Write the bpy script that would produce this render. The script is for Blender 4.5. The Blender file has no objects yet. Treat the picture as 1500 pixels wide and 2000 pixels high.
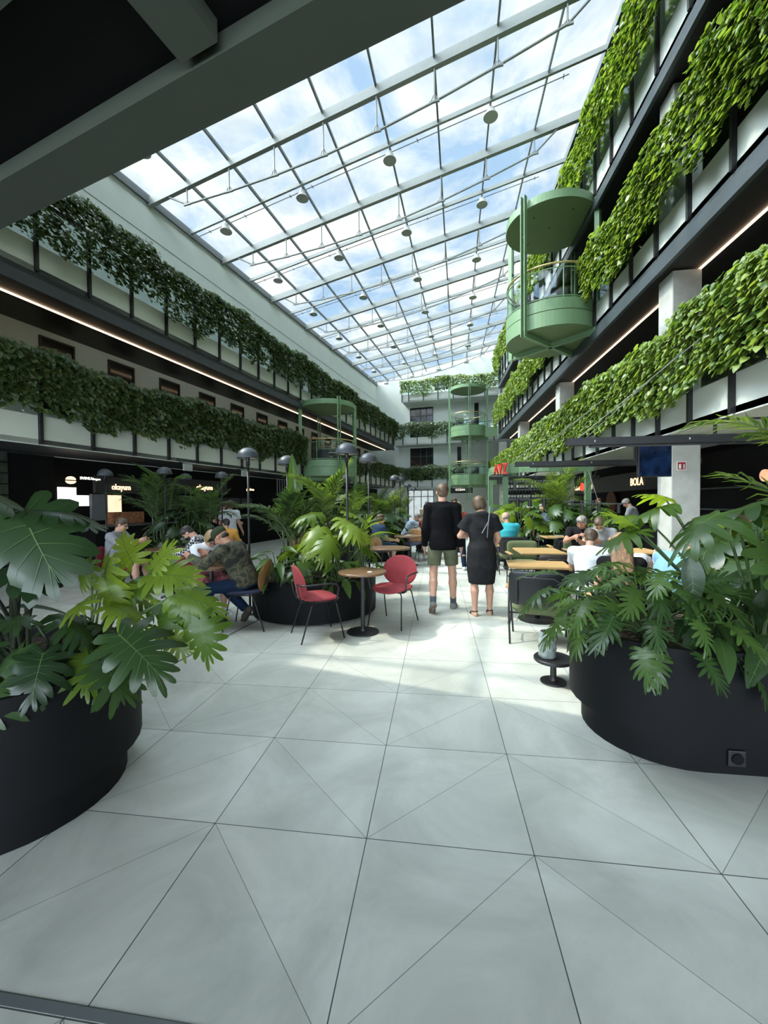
import bpy, math, random
import numpy as np
from mathutils import Vector, Matrix
PI = math.pi
rnd = random.Random(7)
rng = np.random.default_rng(7)
sc = bpy.context.scene
C = bpy.data.collections.new('atrium'); sc.collection.children.link(C)

# ---------------------------------------------------------------- camera
YAW, PITCH, ROLL, FPX, EYE = -0.1311378, -0.0210740, -0.00839635, 792.289, 1.55
_f = Vector((math.sin(YAW)*math.cos(PITCH), math.cos(YAW)*math.cos(PITCH), math.sin(PITCH)))
_r = Vector((math.cos(YAW), -math.sin(YAW), 0)); _u = _r.cross(_f)
_r, _u = _r*math.cos(ROLL)+_u*math.sin(ROLL), -_r*math.sin(ROLL)+_u*math.cos(ROLL)
cam = bpy.data.objects.new('camera', bpy.data.cameras.new('camera')); C.objects.link(cam)
cam.data.sensor_fit = 'HORIZONTAL'; cam.data.sensor_width = 36
cam.data.lens = 36*FPX/1500; cam.data.clip_start = 0.05; cam.data.clip_end = 500
m = Matrix((( _r.x, _u.x, -_f.x, 0), (_r.y, _u.y, -_f.y, 0), (_r.z, _u.z, -_f.z, EYE), (0, 0, 0, 1)))
cam.matrix_world = m
sc.camera = cam
vs = sc.view_settings
vs.view_transform = 'Standard'; vs.look = 'None'; vs.gamma = 1; vs.use_curve_mapping = False
vs.exposure = 0.27
try:
    sc.cycles.use_denoising = True
    sc.cycles.max_bounces = 10; sc.cycles.diffuse_bounces = 5; sc.cycles.glossy_bounces = 4
    sc.cycles.transparent_max_bounces = 24; sc.cycles.transmission_bounces = 6
    sc.cycles.sample_clamp_indirect = 6
except Exception: pass

# ---------------------------------------------------------------- sky and sun
SUN_FROM = Vector((-0.632, -0.03, 0.775)).normalized()     # direction towards the sun
SUN_E, SKY_E = 2.8, 1.12
w = bpy.data.worlds.new('sky'); sc.world = w; w.use_nodes = True
nt = w.node_tree; nt.nodes.clear()
def N(t, **k):
    n = nt.nodes.new(t)
    for a, b in k.items():
        if a in n.inputs: n.inputs[a].default_value = b
        else: setattr(n, a, b)
    return n
L = lambda a, b: nt.links.new(a, b)
tc = N('ShaderNodeTexCoord')
sep = N('ShaderNodeSeparateXYZ'); L(tc.outputs['Generated'], sep.inputs[0])
zz = N('ShaderNodeMath', operation='MAXIMUM'); L(sep.outputs['Z'], zz.inputs[0]); zz.inputs[1].default_value = 0.08
dv = N('ShaderNodeVectorMath', operation='DIVIDE'); L(tc.outputs['Generated'], dv.inputs[0])
cmb = N('ShaderNodeCombineXYZ'); 
for i in range(3): L(zz.outputs[0], cmb.inputs[i])
L(cmb.outputs[0], dv.inputs[1])
nz = N('ShaderNodeTexNoise'); nz.inputs['Scale'].default_value = 2.3; nz.inputs['Detail'].default_value = 8; nz.inputs['Roughness'].default_value = .62; nz.inputs['Distortion'].default_value = .35
L(dv.outputs[0], nz.inputs['Vector'])
cr = N('ShaderNodeValToRGB'); L(nz.outputs['Fac'], cr.inputs[0])
cr.color_ramp.elements[0].position = .40; cr.color_ramp.elements[1].position = .60
cr.color_ramp.elements[0].color = (.05, .05, .05, 1); cr.color_ramp.elements[1].color = (1, 1, 1, 1)
nz2 = N('ShaderNodeTexNoise'); nz2.inputs['Scale'].default_value = 5.5; nz2.inputs['Detail'].default_value = 6
L(dv.outputs[0], nz2.inputs['Vector'])
cr2 = N('ShaderNodeValToRGB'); L(nz2.outputs['Fac'], cr2.inputs[0])
cr2.color_ramp.elements[0].position = .35; cr2.color_ramp.elements[0].color = (.74, .79, .82, 1)
cr2.color_ramp.elements[1].position = .62; cr2.color_ramp.elements[1].color = (1.03, 1.03, .98, 1)
blue = N('ShaderNodeRGB'); blue.outputs[0].default_value = (.34, .52, .78, 1)
mx = N('ShaderNodeMix', data_type='RGBA'); L(cr.outputs[0], mx.inputs['Factor']); L(blue.outputs[0], mx.inputs[6]); L(cr2.outputs[0], mx.inputs[7])
# extra glow added around the sun, outside the view, to fill the hall
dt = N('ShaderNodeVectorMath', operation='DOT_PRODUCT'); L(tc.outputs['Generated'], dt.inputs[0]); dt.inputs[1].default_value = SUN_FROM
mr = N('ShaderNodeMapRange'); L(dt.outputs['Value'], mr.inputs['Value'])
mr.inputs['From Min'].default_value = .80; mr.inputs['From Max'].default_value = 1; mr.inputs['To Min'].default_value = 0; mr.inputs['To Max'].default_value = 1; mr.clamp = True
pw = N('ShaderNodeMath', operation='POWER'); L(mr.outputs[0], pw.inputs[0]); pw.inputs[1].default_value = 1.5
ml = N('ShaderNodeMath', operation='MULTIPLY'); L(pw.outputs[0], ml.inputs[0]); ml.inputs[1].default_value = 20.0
mb = N('ShaderNodeMapRange'); L(sep.outputs['Y'], mb.inputs['Value'])      # unseen bright band added behind the viewer as fill light
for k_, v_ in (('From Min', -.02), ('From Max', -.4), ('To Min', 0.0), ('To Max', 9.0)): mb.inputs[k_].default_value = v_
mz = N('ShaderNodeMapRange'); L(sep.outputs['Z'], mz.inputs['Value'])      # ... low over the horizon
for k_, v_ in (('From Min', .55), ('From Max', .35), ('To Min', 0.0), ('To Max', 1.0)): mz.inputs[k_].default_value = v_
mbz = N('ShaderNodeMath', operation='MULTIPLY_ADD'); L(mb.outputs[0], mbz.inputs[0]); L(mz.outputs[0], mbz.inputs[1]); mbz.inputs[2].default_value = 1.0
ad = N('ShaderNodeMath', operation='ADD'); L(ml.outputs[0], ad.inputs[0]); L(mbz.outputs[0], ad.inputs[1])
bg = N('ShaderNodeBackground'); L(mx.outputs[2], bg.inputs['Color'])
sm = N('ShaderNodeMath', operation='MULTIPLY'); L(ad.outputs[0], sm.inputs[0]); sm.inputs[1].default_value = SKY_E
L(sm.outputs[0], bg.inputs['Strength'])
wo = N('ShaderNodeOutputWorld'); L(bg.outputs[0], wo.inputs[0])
sun = bpy.data.objects.new('sun', bpy.data.lights.new('sun', 'SUN')); C.objects.link(sun)
sun.data.energy = SUN_E; sun.data.angle = math.radians(.6); sun.data.color = (1, .95, .84)
sun.rotation_euler = SUN_FROM.to_track_quat('Z', 'Y').to_euler()

# ---------------------------------------------------------------- helpers
def tag(o, label=None, cat=None, group=None, kind=None):
    if label: o['label'] = label
    if cat: o['category'] = cat
    if group: o['group'] = group
    if kind: o['kind'] = kind
    return o
def thing(name, label, cat, loc=(0, 0, 0), rz=0, group=None, kind=None):
    o = bpy.data.objects.new(name, None); C.objects.link(o); o.empty_display_size = .1
    o.location = loc; o.rotation_euler = (0, 0, rz)
    return tag(o, label, cat, group, kind)
def copy_tree(o, parent=None, loc=None, rz=None, label=None, group=None):
    c = o.copy(); C.objects.link(c)
    if parent: c.parent = parent
    if loc is not None: c.location = loc
    if rz is not None: c.rotation_euler = (0, 0, rz)
    if label: c['label'] = label
    if group: c['group'] = group
    for ch in list(o.children): copy_tree(ch, c)
    return c
class MB:
    def __init__(s): s.v = []; s.f = []; s.n = 0
    def add(s, v, f):
        s.v.append(np.asarray(v, float).reshape(-1, 3)); b = s.n
        s.f += [tuple(i+b for i in q) for q in f]; s.n += len(s.v[-1]); return s
    def box(s, x0, x1, y0, y1, z0, z1):
        v = [(x, y, z) for z in (z0, z1) for y in (y0, y1) for x in (x0, x1)]
        return s.add(v, [(0, 2, 3, 1), (4, 5, 7, 6), (0, 1, 5, 4), (2, 6, 7, 3), (0, 4, 6, 2), (1, 3, 7, 5)])
    def beam(s, a, b, w, h, up=(0, 0, 1), off=0):
        a = np.array(a, float); b = np.array(b, float); d = (b-a)/np.linalg.norm(b-a)
        r = np.cross(d, up); r /= np.linalg.norm(r); u = np.cross(r, d)
        v = [p+r*i*w/2+u*(j*h/2+off) for p in (a, b) for j in (-1, 1) for i in (-1, 1)]
        return s.add(v, [(0, 1, 3, 2), (4, 6, 7, 5), (0, 4, 5, 1), (2, 3, 7, 6), (0, 2, 6, 4), (1, 5, 7, 3)])
    def tube(s, pts, r, n=8, caps=True):
        P = [np.array(p, float) for p in pts]; R = r if hasattr(r, '__len__') else [r]*len(P)
        rings = []; prev = None
        for i, p in enumerate(P):
            d = (P[min(i+1, len(P)-1)]-P[max(i-1, 0)]); d = d/(np.linalg.norm(d)+1e-9)
            a = prev if prev is not None else (np.array((0, 0, 1.)) if abs(d[2]) < .9 else np.array((1., 0, 0)))
            x = a-d*(a@d); x /= np.linalg.norm(x)+1e-9; prev = x; y = np.cross(d, x)
            t = np.arange(n)*2*PI/n
            rings.append(p+R[i]*(np.cos(t)[:, None]*x+np.sin(t)[:, None]*y))
        f = [(k*n+i, k*n+(i+1) % n, (k+1)*n+(i+1) % n, (k+1)*n+i) for k in range(len(P)-1) for i in range(n)]
        if caps: f += [tuple(range(n))[::-1], tuple((len(P)-1)*n+i for i in range(n))]
        return s.add(np.concatenate(rings), f)
    def lathe(s, prof, n=32, c=(0, 0), a0=0, a1=2*PI):
        full = abs(a1-a0-2*PI) < 1e-6; m = n if full else n+1
        t = a0+(a1-a0)*np.arange(m)/n
        v = [(c[0]+r*math.cos(a), c[1]+r*math.sin(a), z) for r, z in prof for a in t]
        f = [(k*m+i, k*m+(i+1) % m, (k+1)*m+(i+1) % m, (k+1)*m+i) for k in range(len(prof)-1) for i in range(n)]
        return s.add(v, f)
    def prism(s, poly, z0, z1, top=True, bot=True):
        n = len(poly); v = [(x, y, z0) for x, y in poly]+[(x, y, z1) for x, y in poly]
        f = [(i, (i+1) % n, n+(i+1) % n, n+i) for i in range(n)]
        if bot: f.append(tuple(range(n))[::-1])
        if top: f.append(tuple(n+i for i in range(n)))
        return s.add(v, f)
    def build(s, name, mat, parent=None, smooth=False, bevel=0):
        return rawobj(name, np.concatenate(s.v), s.f, mat, parent, smooth, bevel)
def rawobj(name, v, f, mat, parent=None, smooth=False, bevel=0):
    me = bpy.data.meshes.new(name)
    if isinstance(f, np.ndarray):
        k = f.shape[1]; me.vertices.add(len(v)); me.vertices.foreach_set('co', np.asarray(v, np.float32).ravel())
        me.loops.add(f.size); me.loops.foreach_set('vertex_index', f.astype(np.int32).ravel())
        me.polygons.add(len(f)); me.polygons.foreach_set('loop_start', np.arange(len(f), dtype=np.int32)*k)
        me.update(calc_edges=True)
    else:
        me.from_pydata([tuple(p) for p in v], [], f)
    if smooth: me.polygons.foreach_set('use_smooth', np.ones(len(me.polygons), bool))
    me.materials.append(mat)
    o = bpy.data.objects.new(name, me); C.objects.link(o)
    if parent: o.parent = parent
    if bevel:
        b = o.modifiers.new('bevel', 'BEVEL'); b.width = bevel; b.segments = 2; b.limit_method = 'ANGLE'
    if smooth and not bevel:
        pass
    return o

# ---------------------------------------------------------------- materials
def nodes(name):
    mt = bpy.data.materials.new(name); mt.use_nodes = True
    t = mt.node_tree; b = t.nodes['Principled BSDF']; return mt, t, b
def mat(name, col, rough=.6, metal=0, var=.08, scale=8, bump=0, spec=.5, emit=0, ecol=None, stretch=None, trans=0):
    mt, t, b = nodes(name)
    tcn = t.nodes.new('ShaderNodeTexCoord'); nn = t.nodes.new('ShaderNodeTexNoise')
    nn.inputs['Scale'].default_value = scale; nn.inputs['Detail'].default_value = 5
    src = tcn.outputs['Object']
    if stretch:
        mp = t.nodes.new('ShaderNodeMapping'); mp.inputs['Scale'].default_value = stretch
        t.links.new(src, mp.inputs[0]); src = mp.outputs[0]
    t.links.new(src, nn.inputs['Vector'])
    r = t.nodes.new('ShaderNodeValToRGB'); t.links.new(nn.outputs['Fac'], r.inputs[0])
    r.color_ramp.elements[0].position = .3; r.color_ramp.elements[1].position = .7
    r.color_ramp.elements[0].color = tuple(c*(1-var) for c in col)+(1,)
    r.color_ramp.elements[1].color = tuple(min(1, c*(1+var)) for c in col)+(1,)
    t.links.new(r.outputs[0], b.inputs['Base Color'])
    b.inputs['Roughness'].default_value = rough; b.inputs['Metallic'].default_value = metal
    b.inputs['Specular IOR Level'].default_value = spec
    if bump:
        bp = t.nodes.new('ShaderNodeBump'); bp.inputs['Strength'].default_value = bump; bp.inputs['Distance'].default_value = .01
        t.links.new(nn.outputs['Fac'], bp.inputs['Height']); t.links.new(bp.outputs[0], b.inputs['Normal'])
    if emit:
        b.inputs['Emission Color'].default_value = (ecol or col)+(1,); b.inputs['Emission Strength'].default_value = emit
    return mt
def leafmat(name, c0, c1, rough=.38, transl=.35, tcol=None):
    mt, t, b = nodes(name)
    g = t.nodes.new('ShaderNodeNewGeometry'); r = t.nodes.new('ShaderNodeValToRGB')
    t.links.new(g.outputs['Random Per Island'], r.inputs[0])
    r.color_ramp.elements[0].color = c0+(1,); r.color_ramp.elements[1].color = c1+(1,)
    t.links.new(r.outputs[0], b.inputs['Base Color']); b.inputs['Roughness'].default_value = rough
    tr = t.nodes.new('ShaderNodeBsdfTranslucent'); mm = t.nodes.new('ShaderNodeMix'); mm.data_type = 'RGBA'; mm.blend_type = 'MULTIPLY'
    mm.inputs['Factor'].default_value = 1; t.links.new(r.outputs[0], mm.inputs[6]); mm.inputs[7].default_value = (tcol or (2.2, 2.2, .9))+(1,)
    t.links.new(mm.outputs[2], tr.inputs[0])
    s = t.nodes.new('ShaderNodeMixShader'); s.inputs[0].default_value = transl
    t.links.new(b.outputs[0], s.inputs[1]); t.links.new(tr.outputs[0], s.inputs[2])
    t.links.new(s.outputs[0], t.nodes['Material Output'].inputs[0]); return mt
def glassmat(name, tint=(.9, .96, .95), refl=.06):
    mt, t, b = nodes(name); t.nodes.remove(b)
    tr = t.nodes.new('ShaderNodeBsdfTransparent'); tr.inputs[0].default_value = tint+(1,)
    gl = t.nodes.new('ShaderNodeBsdfGlossy'); gl.inputs['Roughness'].default_value = .02; gl.inputs['Color'].default_value = (.9, .97, 1, 1)
    lw = t.nodes.new('ShaderNodeLayerWeight'); lw.inputs['Blend'].default_value = .5
    p5 = t.nodes.new('ShaderNodeMath'); p5.operation = 'POWER'; t.links.new(lw.outputs['Facing'], p5.inputs[0]); p5.inputs[1].default_value = 5
    fr = t.nodes.new('ShaderNodeMath'); fr.operation = 'MULTIPLY_ADD'; t.links.new(p5.outputs[0], fr.inputs[0]); fr.inputs[1].default_value = .75; fr.inputs[2].default_value = refl
    s = t.nodes.new('ShaderNodeMixShader'); t.links.new(fr.outputs[0], s.inputs[0])
    t.links.new(tr.outputs[0], s.inputs[1]); t.links.new(gl.outputs[0], s.inputs[2])
    t.links.new(s.outputs[0], t.nodes['Material Output'].inputs[0]); return mt
M = dict(
    plaster=mat('plaster', (.60, .64, .59), .85, var=.03, scale=1.5),
    panel=mat('cream_panel', (.64, .67, .57), .6, var=.03, scale=2),
    panel_r=mat('white_panel', (.52, .55, .50), .6, var=.03, scale=2),
    soffit=mat('pale_soffit', (.46, .46, .40), .8, var=.03),
    black=mat('black_metal', (.012, .012, .013), .45, var=.2),
    blackwall=mat('black_cladding', (.0035, .0035, .0035), .7, var=.3, scale=2, spec=.15),
    charcoal=mat('charcoal_fascia', (.05, .055, .058), .5, var=.15),
    fascia_r=mat('blue_grey_fascia', (.055, .068, .075), .4, var=.15, scale=3),
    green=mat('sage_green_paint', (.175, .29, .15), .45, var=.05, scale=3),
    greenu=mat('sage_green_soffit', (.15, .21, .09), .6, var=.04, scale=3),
    white_steel=mat('white_steel', (.20, .215, .20), .45, var=.04),
    grey_steel=mat('grey_steel', (.12, .135, .135), .45, var=.06),
    bell=mat('bell_enamel', (.34, .35, .32), .4, var=.03),
    concrete=mat('concrete', (.42, .42, .38), .8, var=.12, scale=5, bump=.2),
    brass=mat('brass', (.55, .42, .18), .35, 0.7, var=.05),
    planter=mat('planter_black', (.006, .0063, .0066), .55, var=.12, scale=4, spec=.12),
    soil=mat('bark_mulch', (.05, .035, .022), .95, var=.7, scale=45, bump=1.0),
    olive_soffit=mat('olive_plaster', (.042, .052, .036), .95, var=.05, scale=2),
    lamp=mat('lamp_grey', (.055, .063, .070), .42, .2, var=.05),
    lamp_in=mat('lamp_inside', (.55, .45, .32), .6),
    led=mat('led_strip', (1, .75, .5), emit=3.2, ecol=(1, .68, .42)),
    glass=glassmat('clear_glass'), roofglass=glassmat('roof_glass', (.95, .975, .935), .04),
    daylight=mat('daylit_glass', (.5, .55, .55), .3, emit=.45, ecol=(.9, 1, 1), var=.5, scale=2),
    darkglass=mat('dark_glass', (.012, .014, .014), .12, var=.2),
)
# ---------------------------------------------------------------- frame of the hall
AL = 0.1700337
nL = np.array([math.cos(AL), -math.sin(AL), 0.]); uL = np.array([math.sin(AL), math.cos(AL), 0.])
def LP(n, u, z=0): return nL*n+uL*u+np.array([0, 0, z])     # left wall frame: n across, u along
DL, DW, UB, XR, XW = -9.16, -11.1, 33.8, 4.27, 6.4
STY = (2.8, 6.29, 9.78)

# floor: large pale tiles, each split by a diagonal joint
def floor_mat(name, x0, y0, rot, tx=.7475, ty=.7269):
    mt, t, b = nodes(name)
    def n(tp, **k):
        q = t.nodes.new(tp)
        for a, v in k.items(): setattr(q, a, v)
        return q
    def mth(op, a, bb=None, clamp=False):
        q = n('ShaderNodeMath', operation=op); q.use_clamp = clamp
        for i, v in enumerate((a, bb)):
            if v is None: continue
            if isinstance(v, (int, float)): q.inputs[i].default_value = v
            else: t.links.new(v, q.inputs[i])
        return q.outputs[0]
    tcn = n('ShaderNodeTexCoord'); mp = n('ShaderNodeMapping', vector_type='TEXTURE')
    mp.inputs['Location'].default_value = (x0, y0, 0); mp.inputs['Rotation'].default_value = (0, 0, rot); mp.inputs['Scale'].default_value = (tx, ty, 1)
    t.links.new(tcn.outputs['Object'], mp.inputs[0]); sp = n('ShaderNodeSeparateXYZ'); t.links.new(mp.outputs[0], sp.inputs[0])
    U, V = sp.outputs[0], sp.outputs[1]
    fu, fv = mth('FRACT', U), mth('FRACT', V); iu, iv = mth('FLOOR', U), mth('FLOOR', V)
    def edge(f): return mth('MULTIPLY', mth('MINIMUM', f, mth('SUBTRACT', 1.0, f)), tx)
    par = mth('MODULO', mth('ADD', iu, 100.0), 2.0)
    d1 = mth('ABSOLUTE', mth('SUBTRACT', fu, fv)); d2 = mth('ABSOLUTE', mth('SUBTRACT', mth('ADD', fu, fv), 1.0))
    dd = mth('ADD', mth('MULTIPLY', d1, par), mth('MULTIPLY', d2, mth('SUBTRACT', 1.0, par)))
    dd = mth('MULTIPLY', dd, tx*.7071)
    l1 = mth('LESS_THAN', mth('MINIMUM', edge(fu), edge(fv)), .0022)
    l2 = mth('MULTIPLY', mth('LESS_THAN', dd, .0015), .7)
    line = mth('MAXIMUM', l1, l2)
    nz = n('ShaderNodeTexNoise'); nz.inputs['Scale'].default_value = 1.6; nz.inputs['Detail'].default_value = 8; nz.inputs['Roughness'].default_value = .62; nz.inputs['Distortion'].default_value = .8
    t.links.new(tcn.outputs['Object'], nz.inputs['Vector'])
    tri = mth('GREATER_THAN', mth('ADD', mth('MULTIPLY', mth('SUBTRACT', fu, fv), par), mth('MULTIPLY', mth('SUBTRACT', mth('ADD', fu, fv), 1.0), mth('SUBTRACT', 1.0, par))), 0.0)
    cc = n('ShaderNodeCombineXYZ'); t.links.new(iu, cc.inputs[0]); t.links.new(iv, cc.inputs[1]); t.links.new(tri, cc.inputs[2])
    wn = n('ShaderNodeTexWhiteNoise'); t.links.new(cc.outputs[0], wn.inputs['Vector'])
    f = mth('ADD', mth('MULTIPLY', nz.outputs['Fac'], .9), mth('MULTIPLY', wn.outputs['Value'], .10))
    r = n('ShaderNodeValToRGB'); t.links.new(f, r.inputs[0])
    r.color_ramp.elements[0].position = .34; r.color_ramp.elements[0].color = (.41, .425, .37, 1)
    r.color_ramp.elements[1].position = .66; r.color_ramp.elements[1].color = (.62, .625, .555, 1)
    mx = n('ShaderNodeMix', data_type='RGBA'); t.links.new(line, mx.inputs['Factor']); t.links.new(r.outputs[0], mx.inputs[6]); mx.inputs[7].default_value = (.05, .055, .05, 1)
    t.links.new(mx.outputs[2], b.inputs['Base Color'])
    rr = mth('ADD', mth('MULTIPLY', nz.outputs['Fac'], .25), .30); t.links.new(rr, b.inputs['Roughness'])
    b.inputs['Specular IOR Level'].default_value = .45
    return mt
def jx(y): return -2.60+(y-3.17)*.1125            # the long expansion joint, left of the walkway
GX, GY = .41337-.7475*8, 1.81767-.7269*8
fm = floor_mat('tiled_floor', GX, GY, 0); fm2 = floor_mat('tiled_floor_left', -2.6, 3.17, -.112)
a = MB(); a.prism([(jx(1.09), 1.09), (12, 1.09), (12, 42), (jx(42), 42)], -.1, 0)
tag(a.build('floor', fm), 'pale grey stone tiles with diagonal joints across the hall', None, kind='structure')
a = MB(); a.prism([(-17, 1.09), (jx(1.09)-.03, 1.09), (jx(42)-.03, 42), (-17, 42)], -.1, 0)
tag(a.build('floor', fm2), 'pale grey tiles left of the long metal joint', None, kind='structure')
a = MB(); a.prism([(-17, -8), (12, -8), (12, 1.06), (-17, 1.06)], -.1, 0)
tag(a.build('floor', floor_mat('tiled_floor_front', -1.13, .33, 0)), 'pale grey tiles nearest the viewer', None, kind='structure')
a = MB(); a.beam((jx(1.09)-.015, 1.09, -.003), (jx(42)-.015, 42, -.003), .03, .01); a.beam((-17, 1.075, -.003), (12, 1.075, -.003), .03, .01)
tag(a.build('trim_1', M['grey_steel']), 'thin metal joint strips set in the floor', None, kind='structure')

# walls
def quadwall(name, pts, z0, z1, th, mt, lab, zt2=None):
    (ax, ay), (bx, by) = pts; d = np.array([bx-ax, by-ay]); d /= np.linalg.norm(d); n = np.array([d[1], -d[0]])*th
    z2 = z1 if zt2 is None else zt2
    v = [(ax, ay, z0), (bx, by, z0), (bx+n[0], by+n[1], z0), (ax+n[0], ay+n[1], z0), (ax, ay, z1), (bx, by, z2), (bx+n[0], by+n[1], z2), (ax+n[0], ay+n[1], z1)]
    q = MB().add(v, [(0, 3, 2, 1), (4, 5, 6, 7), (0, 1, 5, 4), (1, 2, 6, 5), (2, 3, 7, 6), (3, 0, 4, 7)])
    return tag(q.build(name, mt), lab, None, kind='structure')
def ZL(u): return 11.35+(u-9)*.0255                 # height of the left roof edge
ZR = 13.52
p0, p1 = LP(DW, -6)[:2], LP(DW, UB)[:2]
quadwall('wall_left', (p1, p0), 2.8, ZL(UB), .25, M['plaster'], 'pale green-white plaster wall along the left, up to the glass roof', ZL(-6))
quadwall('wall_left', (p1, p0), 0, 2.8, .25, M['blackwall'], 'black shop fronts along the left of the ground floor')
# thin seam shadow line moulding on the left wall
a = MB(); a.beam(LP(DW+.01, 0, 10.1), LP(DW+.01, UB, 10.42), .012, .012)
tag(a.build('trim_2', M['white_steel']), 'fine seam along the left wall above the upper ivy', None, kind='structure')
b0, b1 = LP(DW, UB), LP(3.2, UB)
def zroof_back(n): t = (n-DW)/( -1.1-DW); return ZL(UB)+t*(13.74-ZL(UB))
quadwall('wall_back', (b1[:2], b0[:2]), 0, zroof_back(3.2), .3, M['plaster'], 'pale plaster end wall of the hall below the roof', zroof_back(DW))
quadwall('wall_right', ((XW, -6), (XW, 33)), 2.8, 13.4, .25, M['blackwall'], 'dark wall behind the galleries on the right')
quadwall('wall_right', ((XW+.0, -6), (XW, 33)), 0, 2.8, .25, M['blackwall'], 'black shop fronts along the right of the ground floor')
quadwall('wall_front', (LP(DW, -6)[:2], (XW, -6.0)), 3.6, 14, .25, M['plaster'], 'plaster wall behind the viewer above an opening added for fill light')
q = MB(); a_, b_ = LP(DW+.3, -5.9, 2.2), np.array([XW-.3, -6.05, 2.2])
q.beam(a_+[0, 0, 1.35], b_+[0, 0, 1.35], .1, .12); q.beam(a_-[0, 0, 1.72], b_-[0, 0, 1.72], .1, .12)
for k in range(9): p_ = a_+(b_-a_)*k/8; q.beam(p_-[0, 0, 2.15], p_+[0, 0, 1.35], .1, .1, up=(0, 1, 0))
fr_ = thing('window_0', 'unseen frame of the opening added for fill light behind the viewer', None, kind='structure'); q.build('frame', M['black'], fr_)  # wall left open here, out of view, so added sky light reaches the front

# galleries with panels, posts, glass and fascia
def gallery(label, A, B, nrm, L0, depth, spacing, first, pm, fascia, gaps=(), soffit_mat='black', strip=None, posts=True, sofz=None):
    """A->B along the edge, nrm points into the hall. gaps = [(s0,s1)] where a green pod interrupts the railing"""
    A = np.array(A, float)[:2]; B = np.array(B, float)[:2]; Ln = np.linalg.norm(B-A); d = (B-A)/Ln; n = np.array(nrm, float)[:2]
    P = lambda s, o, z: (A[0]+d[0]*s+n[0]*o, A[1]+d[1]*s+n[1]*o, z)
    def bxx(mb, s0, s1, o0, o1, z0, z1):
        v = [P(s, o, z) for z in (z0, z1) for o in (o0, o1) for s in (s0, s1)]
        mb.add(v, [(0, 2, 3, 1), (4, 5, 7, 6), (0, 1, 5, 4), (2, 6, 7, 3), (0, 4, 6, 2), (1, 3, 7, 5)])
    R = thing('gallery', label, 'gallery', kind='structure')
    lo = L0-.36 if fascia else L0
    q = MB(); bxx(q, 0, Ln, -depth, -.02, lo+.02, L0+.12); q.build('slab', M[soffit_mat], R)
    if fascia:
        q = MB(); bxx(q, 0, Ln, -.02, .0, L0-.14, L0-.005); q.build('fascia', M['black' if fascia == 'charcoal' else fascia], R)
        q = MB(); bxx(q, 0, Ln, -.02, .06, L0-.38, L0-.14); q.build('fascia', M[fascia], R)
    if strip:
        q = MB(); bxx(q, 0.3, Ln-.3, -strip-.03, -strip, lo-.012, lo+.03); q.build('light_strip', M['led'], R)
    segs = []; s = 0
    for g0, g1 in sorted(gaps): segs.append((s, g0)); s = g1
    segs.append((s, Ln))
    for s0, s1 in segs:
        if s1-s0 < .2: continue
        ks = [first+k*spacing for k in range(-60, 200) if s0 < first+k*spacing < s1]
        cuts = [s0]+ks+[s1]
        for k in range(len(cuts)-1):
            if cuts[k+1]-cuts[k] < .03: continue
            q = MB(); bxx(q, cuts[k]+.012, cuts[k+1]-.012, -.05, -.02, L0, L0+.6); q.build('panel', M[pm], R)
            q = MB(); bxx(q, cuts[k]+.03, cuts[k+1]-.03, -.04, -.028, L0+.62, L0+1.5); q.build('glass_pane', M['glass'], R)
        for x in ks+[s0+.03, s1-.03]:
            q = MB(); bxx(q, x-.03, x+.03, -.02, .05, L0+.02, L0+1.5)
            for zz_ in (.22, .44): bxx(q, x-.045, x-.03, .02, .035, L0+zz_, L0+zz_+.02)
            q.build('post', M['black'], R)
        q = MB(); bxx(q, s0, s1, -.09, .0, L0+1.5, L0+1.54); q.build('handrail', M['black'], R)
    return R
LS = -4.0
def Lend(n, u): return LP(n, u)[:2]
UG = 32.3
gallery('first floor gallery on the left with cream panels above the shops', Lend(DL, LS), Lend(DL, UG), nL, STY[0], 1.94, 1.085, 5.87-LS, 'panel', None, gaps=[(16.87-LS, 18.67-LS)], soffit_mat='charcoal')
gallery('second floor gallery on the left with dark fascia and light line', Lend(DL, LS), Lend(DL, UG), nL, STY[1], 1.94, 1.085, 5.87-LS, 'panel', 'charcoal', strip=.62)
gallery('first floor gallery on the right with white panels and pale soffit', (XR, LS), (XR, 31.2), (-1, 0), STY[0], 2.1, 1.0, 6.55-LS, 'panel_r', None, soffit_mat='soffit')
gallery('second floor gallery on the right with grey fascia and light line', (XR, LS), (XR, 29.0), (-1, 0), STY[1], 2.1, 1.04, 6.57-LS, 'panel_r', 'fascia_r', gaps=[(11.85-LS, 13.65-LS)], strip=.66)
gallery('top gallery on the right with grey fascia under the roof', (XR, LS), (XR, 29.0), (-1, 0), STY[2], 2.1, 1.04, 6.57-LS, 'panel_r', 'fascia_r')
BN = -uL
gallery('first floor gallery on the end wall', LP(DL-.0, UG), LP(3.0, UG), BN, STY[0], 1.5, 1.2, 2.0, 'panel_r', None, soffit_mat='plaster')
gallery('second floor gallery on the end wall', LP(DL-.0, UG), LP(3.0, UG), BN, STY[1], 1.5, 1.2, 2.0, 'panel_r', None, soffit_mat='plaster')
gallery('top gallery on the end wall, shorter than those below', LP(-8.45, UG), LP(3.0, UG), BN, STY[2], 1.5, 1.2, .6, 'panel_r', None, soffit_mat='plaster')

# columns on the right
for y in (8.45, 15.65, 22.9, 30.2):
    for (za, zb, lb) in ((0, 2.8, 'ground floor'), (2.92, 5.93, 'first floor'), (6.4, 9.42, 'second floor')):
        q = MB(); q.box(XR+.18, XR+.70, y, y+.5, za, zb)
        tag(q.build('column', M['concrete'], bevel=.02), '%s concrete column on the right, %s from the viewer' % (lb, {8.45: 'nearest', 15.65: 'second', 22.9: 'third', 30.2: 'farthest'}[y]), 'column', 'concrete columns of the right side')

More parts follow.
